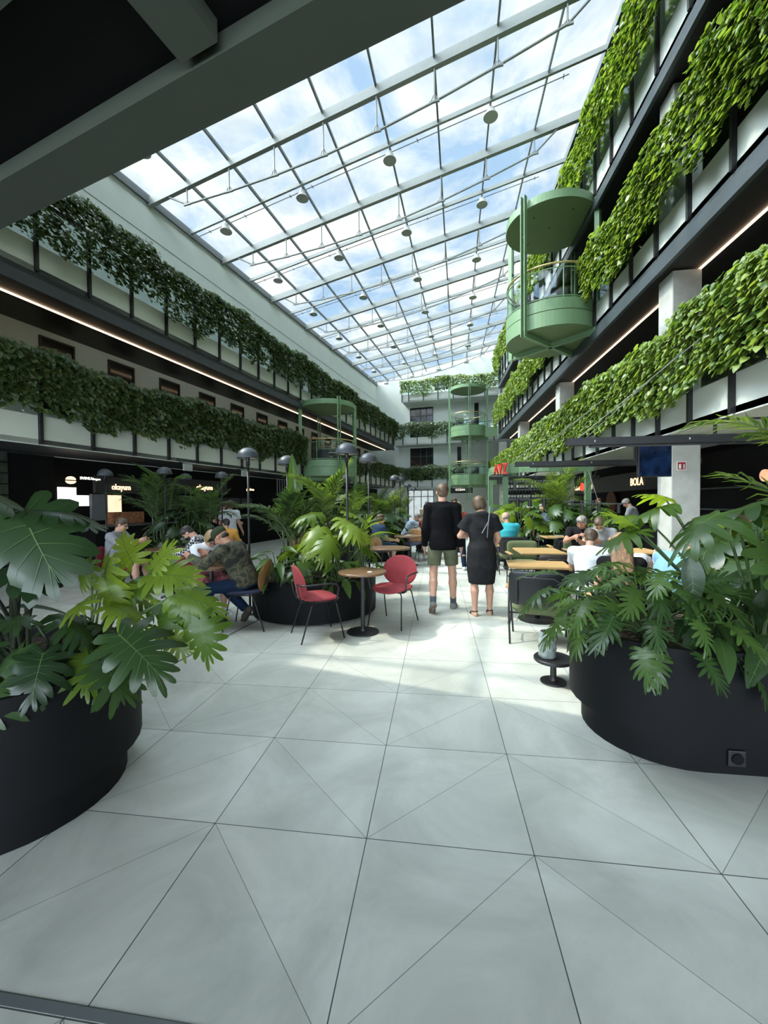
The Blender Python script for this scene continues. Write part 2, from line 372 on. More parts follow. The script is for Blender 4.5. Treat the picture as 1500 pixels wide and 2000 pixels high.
# windows in the left wall
wn_i = 0
def winbox(P, s0, s1, z0, z1, label, mull=(), trans=(), frame='black', glass='darkglass', name=None):
    """P(s, o, z) -> point; s along the wall, o out from it"""
    global wn_i; wn_i += 1
    R = thing(name or 'window_%d' % wn_i, label, 'window', kind='structure')
    def bxx(mb, a0, a1, o0, o1, b0, b1):
        v = [P(s, o, z) for z in (b0, b1) for o in (o0, o1) for s in (a0, a1)]
        mb.add(v, [(0, 2, 3, 1), (4, 5, 7, 6), (0, 1, 5, 4), (2, 6, 7, 3), (0, 4, 6, 2), (1, 3, 7, 5)])
    q = MB(); t = .05
    bxx(q, s0, s0+t, 0, .05, z0, z1); bxx(q, s1-t, s1, 0, .05, z0, z1); bxx(q, s0+t, s1-t, 0, .05, z1-t, z1); bxx(q, s0+t, s1-t, 0, .05, z0, z0+t)
    for s_ in mull: bxx(q, s_-.03, s_+.03, 0, .05, z0+t, z1-t)
    for z_ in trans: bxx(q, s0+t, s1-t, 0, .051, z_-.03, z_+.03)
    q.build('frame', M[frame], R)
    q = MB(); bxx(q, s0+t, s1-t, .005, .02, z0+t, z1-t); q.build('pane', M[glass], R)
    return R
PL = lambda s, o, z: LP(DW+o, s, z)
for k in range(14):
    u = 7.12+1.8*k
    winbox(PL, u, u+.85, 3.9, 5.78, 'dark curtained window on the left first floor gallery, number %d from the viewer' % (k+1), glass='darkglass')
for k in range(9):
    u = 18.0+1.8*k
    winbox(PL, u-.4, u+.7, 7.4, 9.6, 'dark window on the left second floor above the ivy, number %d from the viewer' % (k+1))
PB = lambda s, o, z: LP(s, UB-o, z)
winbox(PB, -8.1, -6.12, 6.9, 9.6, 'wide black framed glass door and window on the second floor end wall', mull=(-7.2, -6.7), trans=(8.9,))
winbox(PB, -8.1, -6.12, 3.4, 6.2, 'wide black framed glass door and window on the first floor end wall', mull=(-7.2, -6.7), trans=(5.5,))
winbox(PB, -4.14, -3.81, 4.6, 6.15, 'narrow slot window on the first floor end wall')
winbox(PB, -2.75, -2.4, 8.2, 9.63, 'narrow slot window on the second floor end wall')
winbox(PB, -5.97, -4.78, 10.9, 12.1, 'dark window on the top floor end wall above the ivy')
winbox(PB, -8.3, -6.1, .02, 2.66, 'glazed entrance doors at the far end of the hall', mull=(-7.17, -6.6), trans=(2.1,), glass='daylight' if 'daylight' in M else 'darkglass', name='door_1')

# ---------------------------------------------------------------- glass roof
roof = thing('ceiling', 'sloping glass roof with white steel beams', None, kind='structure')
def RL(u, dz=0): return LP(DW+.02, u, ZL(u)+dz)
def RR(u, dz=0):           # where the beam from the left edge meets the right edge of the roof
    p = LP(0, u); t = (4.55-p[0])/nL[0]; q = p+nL*t; return np.array([q[0], q[1], ZR+dz])
def RP(u, t, dz=0): a_, b_ = RL(u), RR(u); return a_*(1-t)+b_*t+np.array([0, 0, dz])
NB = 9
majors = [10.41+3.47*k for k in range(-4, 7)]; minors = [u+1.735 for u in majors]
for u in majors:
    q = MB(); q.beam(RL(u), RR(u), .13, .26, off=-.15); q.build('beam', M['white_steel'], roof)
    if u < 3: continue
    pts = []
    for k in range(1, 9):
        t = k/NB; dep = .30+.62*math.sin(PI*(k-.2)/8.6)
        pts.append((RP(u, t, -.28), RP(u, t, -.28-dep)))
    s0 = RP(u, .55/NB, -.28); s1 = RP(u, 8.45/NB, -.28)
    q = MB(); q.tube([s0]+[p[1] for p in pts]+[s1], .03, 6); rod = q.build('tie_rod', M['white_steel'], roof)
    for a_, b_ in pts:
        q = MB(); q.tube([a_, b_], .024, 5); dd_ = nL*.13
        q.beam(b_-dd_, b_+dd_, .045, .05); h3 = (b_-a_)*.75+a_; q.tube([h3, b_-dd_*.8], .014, 4); q.tube([h3, b_+dd_*.8], .014, 4)
        q.build('strut', M['white_steel'], rod)
for u in minors:
    if u > UB: continue
    q = MB(); q.beam(RL(u), RR(u), .07, .13, off=-.07); q.build('beam', M['white_steel'], roof)
    if u > 2:
        q = MB(); q.tube([RP(u+.14, 0.02, -.2), RP(u+.14, .93, -.2)], .013, 5)
        for t in (.06, .17, .3, .36, .62, .92):
            p = RP(u+.14, t, -.2); q.tube([p-uL*.07, p+uL*.07], .012, 5)
        q.build('blind_rod', M['grey_steel'], roof)
us = [LS]+sorted([u for u in majors+minors if LS < u < UB])+[UB]
for k in range(0, NB+1):
    q = MB(); pts = [RP(u, k/NB) for u in us]
    for i in range(len(us)-1):
        q.beam(pts[i], pts[i+1], .05, .09, off=-.03); q.beam(pts[i], pts[i+1], .02, .12, off=-.05)
    q.build('glazing_bar', M['grey_steel'], roof)
for i in range(len(us)-1):
    v = [RP(us[i], k/NB, .03) for k in range(NB+1)]+[RP(us[i+1], k/NB, .03) for k in range(NB+1)]
    q = MB().add(v, [(k, k+1, NB+2+k, NB+1+k) for k in range(NB)]); q.build('glass_pane', M['roofglass'], roof)
# edge gutters
q = MB(); q.beam(RL(LS), RL(UB), .16, .22, off=-.02); q.beam(RL(LS)+nL*.1+np.array([0, 0, -.17]), RL(UB)+nL*.1+np.array([0, 0, -.17]), .05, .05)
q.build('edge_channel', M['grey_steel'], roof)
q = MB(); q.beam(RR(LS), RR(UB+.5), .18, .25, off=-.02); q.build('edge_channel', M['grey_steel'], roof)
# right upper wall above top gallery (behind ivy): glazed strip wall
a = MB(); a.box(XR+.45, XW, -6, 33, 13.4, 13.6)
tag(a.build('ceiling', M['plaster']), 'plaster ceiling over the top right gallery', None, kind='structure')

# overhang above the viewer
dA = np.array([math.cos(math.radians(15.5)), -math.sin(math.radians(15.5)), 0]); dB = np.array([math.sin(math.radians(15.5)), math.cos(math.radians(15.5)), 0])
HO = 4.05
E0 = np.array([-2.41, 2.82, 0])
def OP(s, o, z): return tuple(E0+dA*s-dB*o+np.array([0, 0, z]))
def obox(mb, s0, s1, o0, o1, z0, z1):
    v = [OP(s, o, z) for z in (z0, z1) for o in (o0, o1) for s in (s0, s1)]
    mb.add(v, [(0, 2, 3, 1), (4, 5, 7, 6), (0, 1, 5, 4), (2, 6, 7, 3), (0, 4, 6, 2), (1, 3, 7, 5)])
ov = thing('ceiling', 'dark canopy above the viewer with olive plaster edge beam', None, kind='structure')
q = MB(); obox(q, -7.5, 6.4, .30, 10, HO+.12, HO+.35); q.build('black_soffit', M['blackwall'], ov)
q = MB(); obox(q, -7.5, 6.4, 0, .30, HO, HO+.5); q.build('edge_beam', M['olive_soffit'], ov)
q = MB(); obox(q, 1.12, 1.39, .35, .89, HO, HO+.3); q.build('cross_beam', M['olive_soffit'], ov)
q = MB(); obox(q, -7.5, 6.4, .89, 1.3, HO, HO+.3); q.build('edge_beam', M['olive_soffit'], ov)
# ---------------------------------------------------------------- green pods
PR = 1.27
def circ(cx, cy, r, a0, a1, n): return [(cx+r*math.cos(a0+(a1-a0)*i/n), cy+r*math.sin(a0+(a1-a0)*i/n)) for i in range(n+1)]
def pod(name, label, origin, rz, decks, roofz, zlo, wallcut=True):
    """local frame: wall on the -x side at x=-.9, pod centred on 0, posts at (+-.9,+-.9)"""
    R = thing(name, label, 'balcony', (origin[0], origin[1], 0), rz)
    cut = math.acos(min(1, .95/PR)) if wallcut else 0
    a0, a1 = -PI+cut, PI-cut
    if not wallcut: a0, a1 = -PI, PI-1e-6
    ring = circ(0, 0, PR, a0, a1, 56); rin = circ(0, 0, PR-.05, a0, a1, 56)
    q = MB(); q.prism(ring, roofz, roofz+.22); q.build('roof', M['green'], R)
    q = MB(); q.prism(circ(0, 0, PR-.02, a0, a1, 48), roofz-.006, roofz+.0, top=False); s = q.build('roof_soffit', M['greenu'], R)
    for x, y in ((.05, .05), (.6, .55), (-.4, .75), (.5, -.7)):
        q = MB(); q.lathe([(.035, roofz-.009), (.0, roofz-.009)], 12, (x, y)); q.build('downlight', M['black'], s)
    for sx in (-1, 1):
        for sy in (-1, 1):
            q = MB(); x, y = sx*.9, sy*.9; dx, dy = sx*.7071, sy*.7071
            a = np.array([x, y]); t = np.array([-dy, dx])*.055; o = np.array([dx, dy])
            for k in (-1, 1):
                c = a+t*k+o*.03; q.prism([tuple(c+t*.18), tuple(c+o*.13+t*.18), tuple(c+o*.13-t*.18), tuple(c-t*.18)], zlo, roofz+.32)
            z = zlo+.2
            while z < roofz+.3:
                c0 = a+o*.06; q.beam((c0[0]-t[0]*1.1, c0[1]-t[1]*1.1, z), (c0[0]+t[0]*1.1, c0[1]+t[1]*1.1, z), .05, .03); z += .85
            q.build('post', M['green'], R)
    for L0 in decks:
        D = thing('deck', None, None); D.parent = R
        q = MB(); v = []; n = len(ring)
        q.prism(ring, L0+.02, L0+.42); q.build('drum', M['green'], D)
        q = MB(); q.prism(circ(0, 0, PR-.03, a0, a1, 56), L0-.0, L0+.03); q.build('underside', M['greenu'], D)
        q = MB()
        for i in range(n-1):
            for (za, zb) in ((L0+.44, L0+.74),):
                q.add([ring[i]+(za,), ring[i+1]+(za,), ring[i+1]+(zb,), ring[i]+(zb,), rin[i]+(za,), rin[i+1]+(za,), rin[i+1]+(zb,), rin[i]+(zb,)],
                      [(0, 1, 2, 3), (7, 6, 5, 4), (3, 2, 6, 7), (0, 4, 5, 1)])
        q.prism(circ(0, 0, PR-.04, a0, a1, 56), L0+.415, L0+.445); q.build('parapet', M['green'], D)
        q = MB(); 
        for z, r in ((L0+.79, .018), (L0+1.55, .016)): q.tube([p+(z,) for p in circ(0, 0, PR-.03, a0+.02, a1-.02, 40)], r, 6)
        q.build('rail', M['green'], D)
        q = MB(); q.tube([p+(L0+1.68,) for p in circ(0, 0, PR-.04, a0+.02, a1-.02, 40)], .028, 8); q.build('handrail', M['brass'], D)
        q = MB(); rg = circ(0, 0, PR-.03, a0+.03, a1-.03, 40)
        for i in range(40): q.add([rg[i]+(L0+.82,), rg[i+1]+(L0+.82,), rg[i+1]+(L0+1.53,), rg[i]+(L0+1.53,)], [(0, 1, 2, 3)])
        q.build('glass', M['glass'], D)
        for k in range(7):
            aa = a0+.05+(a1-a0-.1)*k/6; x, y = (PR-.03)*math.cos(aa), (PR-.03)*math.sin(aa)
            q = MB(); q.tube([(x, y, L0+.74), (x, y, L0+1.68)], .016, 6); q.build('baluster', M['green'], D)
        q = MB()
        for s_ in (-1, 1):
            q.beam((-.95, -.95*s_, L0-.06), (.95, .95*s_, L0-.06), .03, .17)
            q.beam((-.95, -.95*s_, L0-.145), (.95, .95*s_, L0-.145), .12, .015); q.beam((-.95, -.95*s_, L0+.02), (.95, .95*s_, L0+.02), .12, .015)
        q.build('cross_beam', M['green'], D)
    return R
pod('round_balcony', 'round sage green balcony pod with flat roof high on the right side', (XR-.9, 12.75), PI, (STY[1],), STY[2]-.12, STY[1]-.15)
c_ = LP(DL+.9, 17.77)
pod('round_balcony', 'round sage green balcony pod on posts at the left gallery', (c_[0], c_[1]), -AL, (STY[0],), STY[1]-.25, 2.2)
pod('round_balcony', 'two storey green balcony tower in the far right corner', (2.27, 30.5), PI-PI/4, (STY[0]+.02, STY[1]+.02), STY[2]-.05, 1.7, wallcut=False)
for zi in (0, 1): tag(MB().box(3.42, XR, 30.0, 30.1, STY[zi], STY[zi]+.7).build('bridge_parapet', M['green']), 'green parapet joining the %s deck of the far tower to the right gallery' % ('lower', 'upper')[zi], 'parapet')

# little tub chairs on the pods
def tub_chair(label, x, y, z, rz, g='dark tub chairs on the green balconies'):
    R = thing('tub_chair', label, 'chair', (x, y, z), rz, g)
    q = MB(); q.lathe([(.0, .22), (.27, .22), (.29, .3), (.28, .42), (0, .44)], 20); q.build('seat', M['tub'], R, True)
    q = MB(); prof = []
    for i in range(13):
        a_ = -PI*.62+PI*1.24*i/12; hh = .50+.30*math.cos(a_*.72)**2
        for r_, z_ in ((.31, .3), (.36, .3), (.37, hh), (.32, hh)): prof.append((-r_*math.cos(a_), r_*math.sin(a_), z_))
    f = [(4*i+a_, 4*i+(a_+1) % 4, 4*i+4+(a_+1) % 4, 4*i+4+a_) for i in range(12) for a_ in range(4)]+[(3, 2, 1, 0), (48, 49, 50, 51)]
    q.add(prof, f); q.build('backrest', M['tub'], R, True)
    for s_ in ((.2, .2), (.2, -.2), (-.2, .2), (-.2, -.2)): MB().tube([(s_[0]*.8, s_[1]*.8, .24), (s_[0]*1.1, s_[1]*1.1, 0)], .012, 6).build('leg', M['black'], R)
    return R
M['tub'] = mat('charcoal_upholstery', (.03, .032, .036), .9, var=.15)
zz0 = STY[1]+.45
tub_chair('dark tub chair inside the nearer round green balcony, at its left', 2.75, 12.6, zz0, .9); tub_chair('dark tub chair inside the nearer round green balcony, at its right', 3.45, 12.35, zz0, 1.9)
for k, (x, y, rz) in enumerate(((.35, -.45, 2.2), (-.5, -.1, .2), (.3, .5, 3.9))):
    for zi, z in enumerate((STY[0]+.47, STY[1]+.47)):
        tub_chair('dark tub chair on the %s deck of the far green tower, %s' % (('lower', 'upper')[zi], ('right', 'left', 'rear')[k]), 2.27+x, 30.4+y, z, rz)
cc = c_; tub_chair('dark tub chair on the left green balcony near its front post', cc[0]-.1, cc[1]-.3, STY[0]+.45, 1.2); tub_chair('dark tub chair on the left green balcony behind the table', cc[0]+.4, cc[1]+.3, STY[0]+.45, 2.6)
def cafe_round(label, x, y, z, mt='tabletop', name='cafe_table', r=.3, h=.74, group=None):
    R = thing(name, label, 'table', (x, y, z), 0, group)
    q = MB(); q.lathe([(0, h-.028), (r-.006, h-.028), (r, h-.022), (r, h-.004), (r-.004, h), (0, h)], 48); q.build('tabletop', M[mt], R)
    q = MB(); q.tube([(0, 0, .01), (0, 0, h-.028)], .026, 14); q.lathe([(.1, h-.04), (.1, h-.029), (0, h-.029)], 16); q.build('pole', M['black'], R)
    q = MB(); q.lathe([(0, 0), (r*.66, 0), (r*.67, .006), (r*.66, .014), (.035, .02), (.03, .05), (0, .05)], 40); q.build('base', M['black'], R); return R
M['tabletop'] = mat('dark_walnut_top', (.17, .095, .05), .3, var=.35, scale=6, stretch=(1, 12, 1))
M['paletop'] = mat('white_top', (.6, .6, .58), .3)
cafe_round('small white table on the left green balcony', cc[0]+.1, cc[1]+.1, STY[0]+.45, 'paletop')

# ---------------------------------------------------------------- ivy
IV = dict(
    ivy_r=leafmat('ivy_sunlit_tone', (.05, .11, .015), (.24, .31, .07), .38, .32),  # sunlight on the ivy is put into this brighter leaf colour
    ivy_l=leafmat('ivy_shaded_tone', (.028, .062, .018), (.105, .15, .05), .36, .3),  # darker copy of the ivy, shade put into its colour
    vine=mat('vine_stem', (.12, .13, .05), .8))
def leaf_tmpl():
    # heart-shaped leaf, length 1 along +y, folded along the midrib
    v = np.array([(0, 0, 0), (-.30, -.10, .04), (-.46, .20, .07), (-.34, .55, .03), (0, 1.0, -.12), (.34, .55, .03), (.46, .20, .07), (.30, -.10, .04), (0, .42, -.03)])
    f = np.array([(0, 8, 2, 1), (8, 4, 3, 2), (0, 7, 6, 8), (8, 6, 5, 4)])
    return v, f
def scatter(name, mt, T, pos, Y, Z, sc_, parent=None):
    """place template T at pos with local y axis Y, z axis Z"""
    if isinstance(T, list):
        f = T[0][1]; va = np.stack([t_[0] for t_ in T])[np.arange(len(pos))*7 % len(T)]
    else: va, f = T[0][None], T[1]
    v = va[0]; Y = Y/np.linalg.norm(Y, axis=1)[:, None]; X = np.cross(Y, Z); X /= np.linalg.norm(X, axis=1)[:, None]+1e-9; Zn = np.cross(X, Y)
    V = pos[:, None, :]+sc_[:, None, None]*(va[:, :, 0:1]*X[:, None]+va[:, :, 1:2]*Y[:, None]+va[:, :, 2:3]*Zn[:, None])
    F = f[None]+(np.arange(len(pos))*len(v))[:, None, None]
    return rawobj(name, V.reshape(-1, 3), F.reshape(-1, f.shape[1]), mt, parent, True)
def ivy(label, A, B, nrm, L0, dens, size, mt, zlow=.62, ztop=1.62, drop=None, seed=1, thin=0.0):
    g = np.random.default_rng(seed)
    A = np.array(A, float)[:2]; B = np.array(B, float)[:2]; Ln = np.linalg.norm(B-A); d = (B-A)/Ln; n = np.array(nrm, float)[:2]; n /= np.linalg.norm(n)
    H = ztop-zlow; cnt = int(Ln*(H+.3)*dens)
    s = g.uniform(0, Ln, cnt); t = g.beta(1.0, 1.15 if not thin else 1.25, cnt)     # 0 top .. 1 bottom
    ph = g.uniform(0, 6, 6)
    rag = .10*np.sin(s*2.1+ph[0])+.08*np.sin(s*5.3+ph[1])+.07*np.sin(s*11.7+ph[2])
    low = zlow+rag*.8
    z = ztop+.08*np.sin(s*1.3+ph[3])+.05*np.sin(s*4.7+ph[4])-t*(ztop-low)
    bulge = .20*np.exp(-(t*1.4)**2)+.28+.05*np.sin(s*3.1+ph[5]+t*4)
    o = bulge*g.uniform(.62, 1.05, cnt)
    top = g.random(cnt) < .16                              # crown lying over the rail
    o = np.where(top, g.uniform(-.18, .36, cnt), o); z = np.where(top, ztop+.10-.9*(np.abs(o-.08))**1.6+g.normal(0, .03, cnt)+.08*np.sin(s*1.3+ph[3])+.05*np.sin(s*4.7+ph[4]), z)
    if thin:
        hole = (np.sin(s*2.7+ph[1])+np.sin(s*1.1+z*5+ph[2])+.6*np.sin(s*7+z*9)) > 1.15
        keep = ~(hole & (t > .35) & (g.random(cnt) < thin)); s, z, o, t, top = (q_[keep] for q_ in (s, z, o, t, top)); cnt = len(s)
    pos = np.stack([A[0]+d[0]*s+n[0]*o, A[1]+d[1]*s+n[1]*o, L0+z], 1)
    n3 = np.array([n[0], n[1], 0.]); d3 = np.array([d[0], d[1], 0.])
    Y = -np.array([0, 0, 1.])[None]*(.45+g.random((cnt, 1))*.5)+n3*(.45+.5*g.random((cnt, 1)))+d3*g.normal(0, .45, (cnt, 1))
    Z = n3*(.75)+np.array([0, 0, 1.])*(.55+.25*g.random((cnt, 1)))+g.normal(0, .33, (cnt, 3))
    sz = size*g.uniform(.6, 1.15, cnt)
    R = thing('hanging_ivy', label, 'ivy', kind='stuff')
    scatter('foliage', mt, leaf_tmpl(), pos, Y, Z, sz, R)
    q = MB()
    for k in range(int(Ln*1.4)):
        s0 = g.uniform(0, Ln); pts = []; ln = g.uniform(.5, 1.0)
        for i in range(5):
            tt = i/4; oo = .12+.12*(1-tt)+g.normal(0, .01); zz1 = L0+ztop-tt*H*ln
            pts.append((A[0]+d[0]*(s0+.05*math.sin(i+k))+n[0]*oo, A[1]+d[1]*(s0+.05*math.sin(i+k))+n[1]*oo, zz1))
        q.tube(pts, .005, 4, False)
    q.build('stem', IV['vine'], R); return R
def Rr(y): return (XR, y)
ivy('bright green ivy curtain along the lowest gallery rail on the right', Rr(3.2), Rr(31), (-1, 0), STY[0], 700, .11, IV['ivy_r'], seed=3, zlow=.50, ztop=1.72)
ivy('bright ivy curtain on the middle right rail nearer than the green pod', Rr(3.2), Rr(11.75), (-1, 0), STY[1], 680, .11, IV['ivy_r'], seed=4, zlow=.5, ztop=1.72)
ivy('bright ivy curtain on the middle right rail beyond the green pod', Rr(13.8), Rr(28.8), (-1, 0), STY[1], 600, .11, IV['ivy_r'], seed=5, zlow=.52, ztop=1.7)
ivy('bright ivy curtain on the top right rail just under the glass roof', Rr(3.2), Rr(28.8), (-1, 0), STY[2], 560, .11, IV['ivy_r'], seed=6, ztop=1.75)
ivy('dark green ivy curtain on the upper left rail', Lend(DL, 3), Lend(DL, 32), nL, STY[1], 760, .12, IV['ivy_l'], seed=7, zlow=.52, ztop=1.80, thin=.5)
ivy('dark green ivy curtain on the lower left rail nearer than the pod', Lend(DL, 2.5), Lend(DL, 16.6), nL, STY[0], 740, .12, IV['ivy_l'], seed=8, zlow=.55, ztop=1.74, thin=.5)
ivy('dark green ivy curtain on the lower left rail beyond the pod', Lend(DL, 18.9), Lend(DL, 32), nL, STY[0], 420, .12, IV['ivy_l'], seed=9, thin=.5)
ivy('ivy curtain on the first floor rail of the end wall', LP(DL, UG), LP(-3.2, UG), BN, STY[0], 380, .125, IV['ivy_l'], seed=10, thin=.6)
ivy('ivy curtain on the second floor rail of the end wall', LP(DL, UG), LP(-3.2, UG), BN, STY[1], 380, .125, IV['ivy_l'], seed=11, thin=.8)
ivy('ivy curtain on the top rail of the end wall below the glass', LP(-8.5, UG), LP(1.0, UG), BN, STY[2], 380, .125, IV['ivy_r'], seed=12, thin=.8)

# ---------------------------------------------------------------- bell lamps under the roof
def bell(label, p):
    R = thing('pendant_lamp', label, 'lamp', p, 0, 'white bell lamps under the glass roof')
    q = MB(); q.lathe([(0, .24), (.09, .24), (.10, .18), (.11, .16), (.13, .15), (.14, .09), (.18, .05), (.20, .02), (.205, 0), (.2, -.01), (.19, 0)], 24); q.build('shade', M['bell'], R, True)
    q = MB(); q.lathe([(.2, .004), (.10, -.004), (0, -.006)], 20); d = q.build('diffuser', M['bell'], R, True)
    q = MB(); q.lathe([(0, -.022), (.02, -.02), (.022, -.004)], 8); q.build('bulb_cap', M['lamp_in'], d)
    q = MB(); q.tube([(0, 0, .24), (0, 0, .42)], .009, 5); q.build('stem', M['grey_steel'], R); return R
b0_ = None; rown = ['first', 'second', 'third', 'fourth', 'fifth', 'sixth', 'seventh', 'eighth', 'ninth', 'tenth']
rows = [u for u in minors if 6 < u < UB]
for i, u in enumerate(rows):
    for j, k in enumerate((1, 3, 5, 7)):
        p = RP(u+.12, (k+.0)/NB, -.46); lb = 'white bell lamp under the glass, %s row from the viewer, %s from the left wall' % (rown[i], rown[j])
        if b0_ is None: b0_ = bell(lb, tuple(p))
        else: copy_tree(b0_, None, tuple(p), None, lb)
# ---------------------------------------------------------------- signs
def text(body, name, p, right, size, mt, parent=None, up=(0, 0, 1), ext=.01, sx=1.0, align='LEFT'):
    cu = bpy.data.curves.new(name, 'FONT'); cu.body = body; cu.size = size; cu.extrude = ext; cu.align_x = align; cu.resolution_u = 3
    tmp = bpy.data.objects.new('t', cu); C.objects.link(tmp); cu.materials.append(mt)
    dg = bpy.context.evaluated_depsgraph_get(); me = bpy.data.meshes.new_from_object(tmp.evaluated_get(dg)); me.name = name
    bpy.data.objects.remove(tmp); o = bpy.data.objects.new(name, me); C.objects.link(o)
    if not me.materials: me.materials.append(mt)
    X = Vector(right).normalized(); U = Vector(up); Z = X.cross(U)
    mm = Matrix.Identity(4)
    for i in range(3): mm[i][0] = X[i]*sx; mm[i][1] = U[i]; mm[i][2] = Z[i]; mm[i][3] = p[i]
    if parent: o.parent = parent
    o.matrix_world = mm
    return o
M['neon'] = mat('warm_neon', (1, .75, .5), emit=1.5, ecol=(1, .66, .38)); M['neon_red'] = mat('red_neon', (1, .1, .08), emit=2.2, ecol=(1, .06, .04))
M['neon_white'] = mat('white_letters', (1, .95, .85), emit=1.4, ecol=(1, .95, .85)); M['red3d'] = mat('red_letters', (.62, .03, .03), .4)
M['signbox'] = mat('sign_box', (.022, .021, .020), .5, var=.2); M['whitebox'] = mat('lit_window', (1, 1, 1), emit=1.2, ecol=(1, .98, .94))
M['warmbox'] = mat('warm_lit_kitchen', (1, .8, .6), emit=.9, ecol=(1, .72, .45), var=.5, scale=5)
def sign_left(label, u0, u1, z0, z1, texts, box=True):
    """sign board on the left shop front; texts = (string, u, z, size, mat)"""
    R = thing('shop_sign', label, 'sign', tuple(LP(DW+.5, (u0+u1)/2, z0)))
    Ri = Matrix.Translation(-Vector(R.location))
    if box:
        q = MB(); a_, b_ = LP(DW+.45, u0, (z0+z1)/2)-np.array(R.location), LP(DW+.45, u1, (z0+z1)/2)-np.array(R.location); q.beam(a_, b_, .1, z1-z0); q.build('board', M['signbox'], R)
    for (s_, u, z, sz, mt, sx) in texts:
        o = text(s_, 'lettering', (0, 0, 0), uL, sz, mt, None, sx=sx); o.parent = R
        p = LP(DW+.515, u, z)-np.array(R.location); mm = o.matrix_world.copy(); mm.translation = Vector(p); o.matrix_basis = mm
    return R
sign_left('narrow black sign board reading okayum in lit letters, nearer of the two on the left', 8.1, 9.45, 1.9, 2.35, [('okayum', 8.55, 2.0, .235, M['neon'], .8)])
sign_left('long black sign board reading okayum in lit letters, farther along the left side', 10.6, 13.4, 1.95, 2.45, [('okayum', 11.75, 2.1, .26, M['neon'], 1.0)])
bs = sign_left('lit burger shaped emblem and lettering on the dark shop front at far left', 7.2, 8.3, 1.95, 2.4, [('SVINU', 7.68, 2.24, .1, M['neon_white'], 1.1), ('Burgers', 8.0, 2.24, .08, M['neon_white'], .9)], box=False)
for (z, hh, w_) in ((2.215, .085, .24), (2.13, .075, .25)):
    q = MB(); n = 10; v = []
    for k in (0, 1):
        for i in range(n+1):
            a_ = PI*i/n; y = w_/2*math.cos(a_); zz_ = hh*math.sin(a_)*(1 if z > 2.2 else -1)
            v.append(LP(DW+.5+.03*k, 7.45+y, z+zz_+(0 if z > 2.2 else .055))-np.array(bs.location))
    q.add(v, [tuple(range(n+1)), tuple(range(2*n+1, n, -1))]+[(i, i+1, n+2+i, n+1+i) for i in range(n)]); q.build('bun_emblem', M['neon'], bs)
sign_left('small far lit lettering on the left beyond the second black board', 14.6, 15.4, 2.0, 2.4, [('pekárna', 14.6, 2.15, .15, M['neon'], 1.1)], box=False)
def sign_flat(label, p, right, w_, h_, texts, box=True, mt='signbox'):
    R = thing('shop_sign', label, 'sign', p); X = np.array(right, float); X /= np.linalg.norm(X); Z = np.cross(X, (0, 0, 1))
    if box: q = MB(); q.beam(-X*w_/2, X*w_/2, .06, h_); q.build('board', M[mt], R)
    for (s_, dx, dz, sz, m_, sx) in texts:
        o = text(s_, 'lettering', (0, 0, 0), right, sz, m_, None, sx=sx); o.parent = R; mm = o.matrix_world.copy(); mm.translation = Vector(X*dx+np.array([0, 0, dz])+Z*.034); o.matrix_basis = mm
    return R
sign_flat('long black sign board with lit word BOLA on the right side', (XW-.45, 15.2, 2.16), (0, -1, 0), 8.0, .55, [('BOLA', 1.75, -.13, .33, M['neon'], .95)])
sr = sign_flat('lit sign with a red disc between pale letters on the right', (XW-.45, 17.4, 2.16), (0, -1, 0), 1, .4, [('Dobrá', -1.35, -.12, .24, M['neon'], 1.3), ('hlyně', .22, -.12, .24, M['neon'], 1.2)], box=False)
q = MB(); q.add([(-.03, -.0+.25*math.cos(a_)+.28, .0+.17*math.sin(a_)) for a_ in np.linspace(0, 2*PI, 24, endpoint=False)], [tuple(range(24))]); q.build('red_disc', M['neon_red'], sr)
pB = LP(-3.95, UB-.03, 2.72)
sign_flat('dark board on the end wall reading SPARKLING OCEAN in pale letters', tuple(pB), tuple(nL), 2.1, .75, [('SPARKLING', -.52, .06, .2, M['neon_white'], .9), ('OCEAN', -.35, -.17, .24, M['neon_white'], .95)])
R = thing('letter_sign', 'red three dimensional letters AVZ standing on the kiosk edge', 'sign', (1.68, 11.35, 2.32))
MB().box(-.2, .28, -.02, .66, -.03, -.005).build('bracket', M['black'], R)
for k, ch in enumerate('AVZ'):
    o = text(ch, 'letter', (0, 0, 0), (.42, -.9, 0), .40, M['red3d'], None, ext=.02, sx=.75); o.parent = R; mm = o.matrix_world.copy(); mm.translation = Vector((-.11+k*.09, .26-.19*k, 0)); o.matrix_basis = mm
# fire extinguisher sign
R = thing('fire_sign', 'small square red and white fire extinguisher sign on the nearest column', 'sign', (4.62, 8.44, 2.22))
MB().box(-.085, .085, -.012, -.002, -.085, .085).build('plate', mat('sign_white', (.62, .6, .56), .5), R)
MB().box(-.068, .068, -.016, -.012, -.068, .068).build('red_field', mat('sign_red', (.30, .012, .014), .5), R)
q = MB(); q.lathe([(0, -.055), (.022, -.055), (.022, .02), (.01, .035), (0, .035)], 12); o = q.build('extinguisher_symbol', bpy.data.materials['sign_white'], R); o.location = (-.03, -.02, 0); o.scale = (1, .2, 1)
MB().box(.028, .05, -.018, -.016, -.055, .03).build('flame_symbol', bpy.data.materials['sign_white'], R)

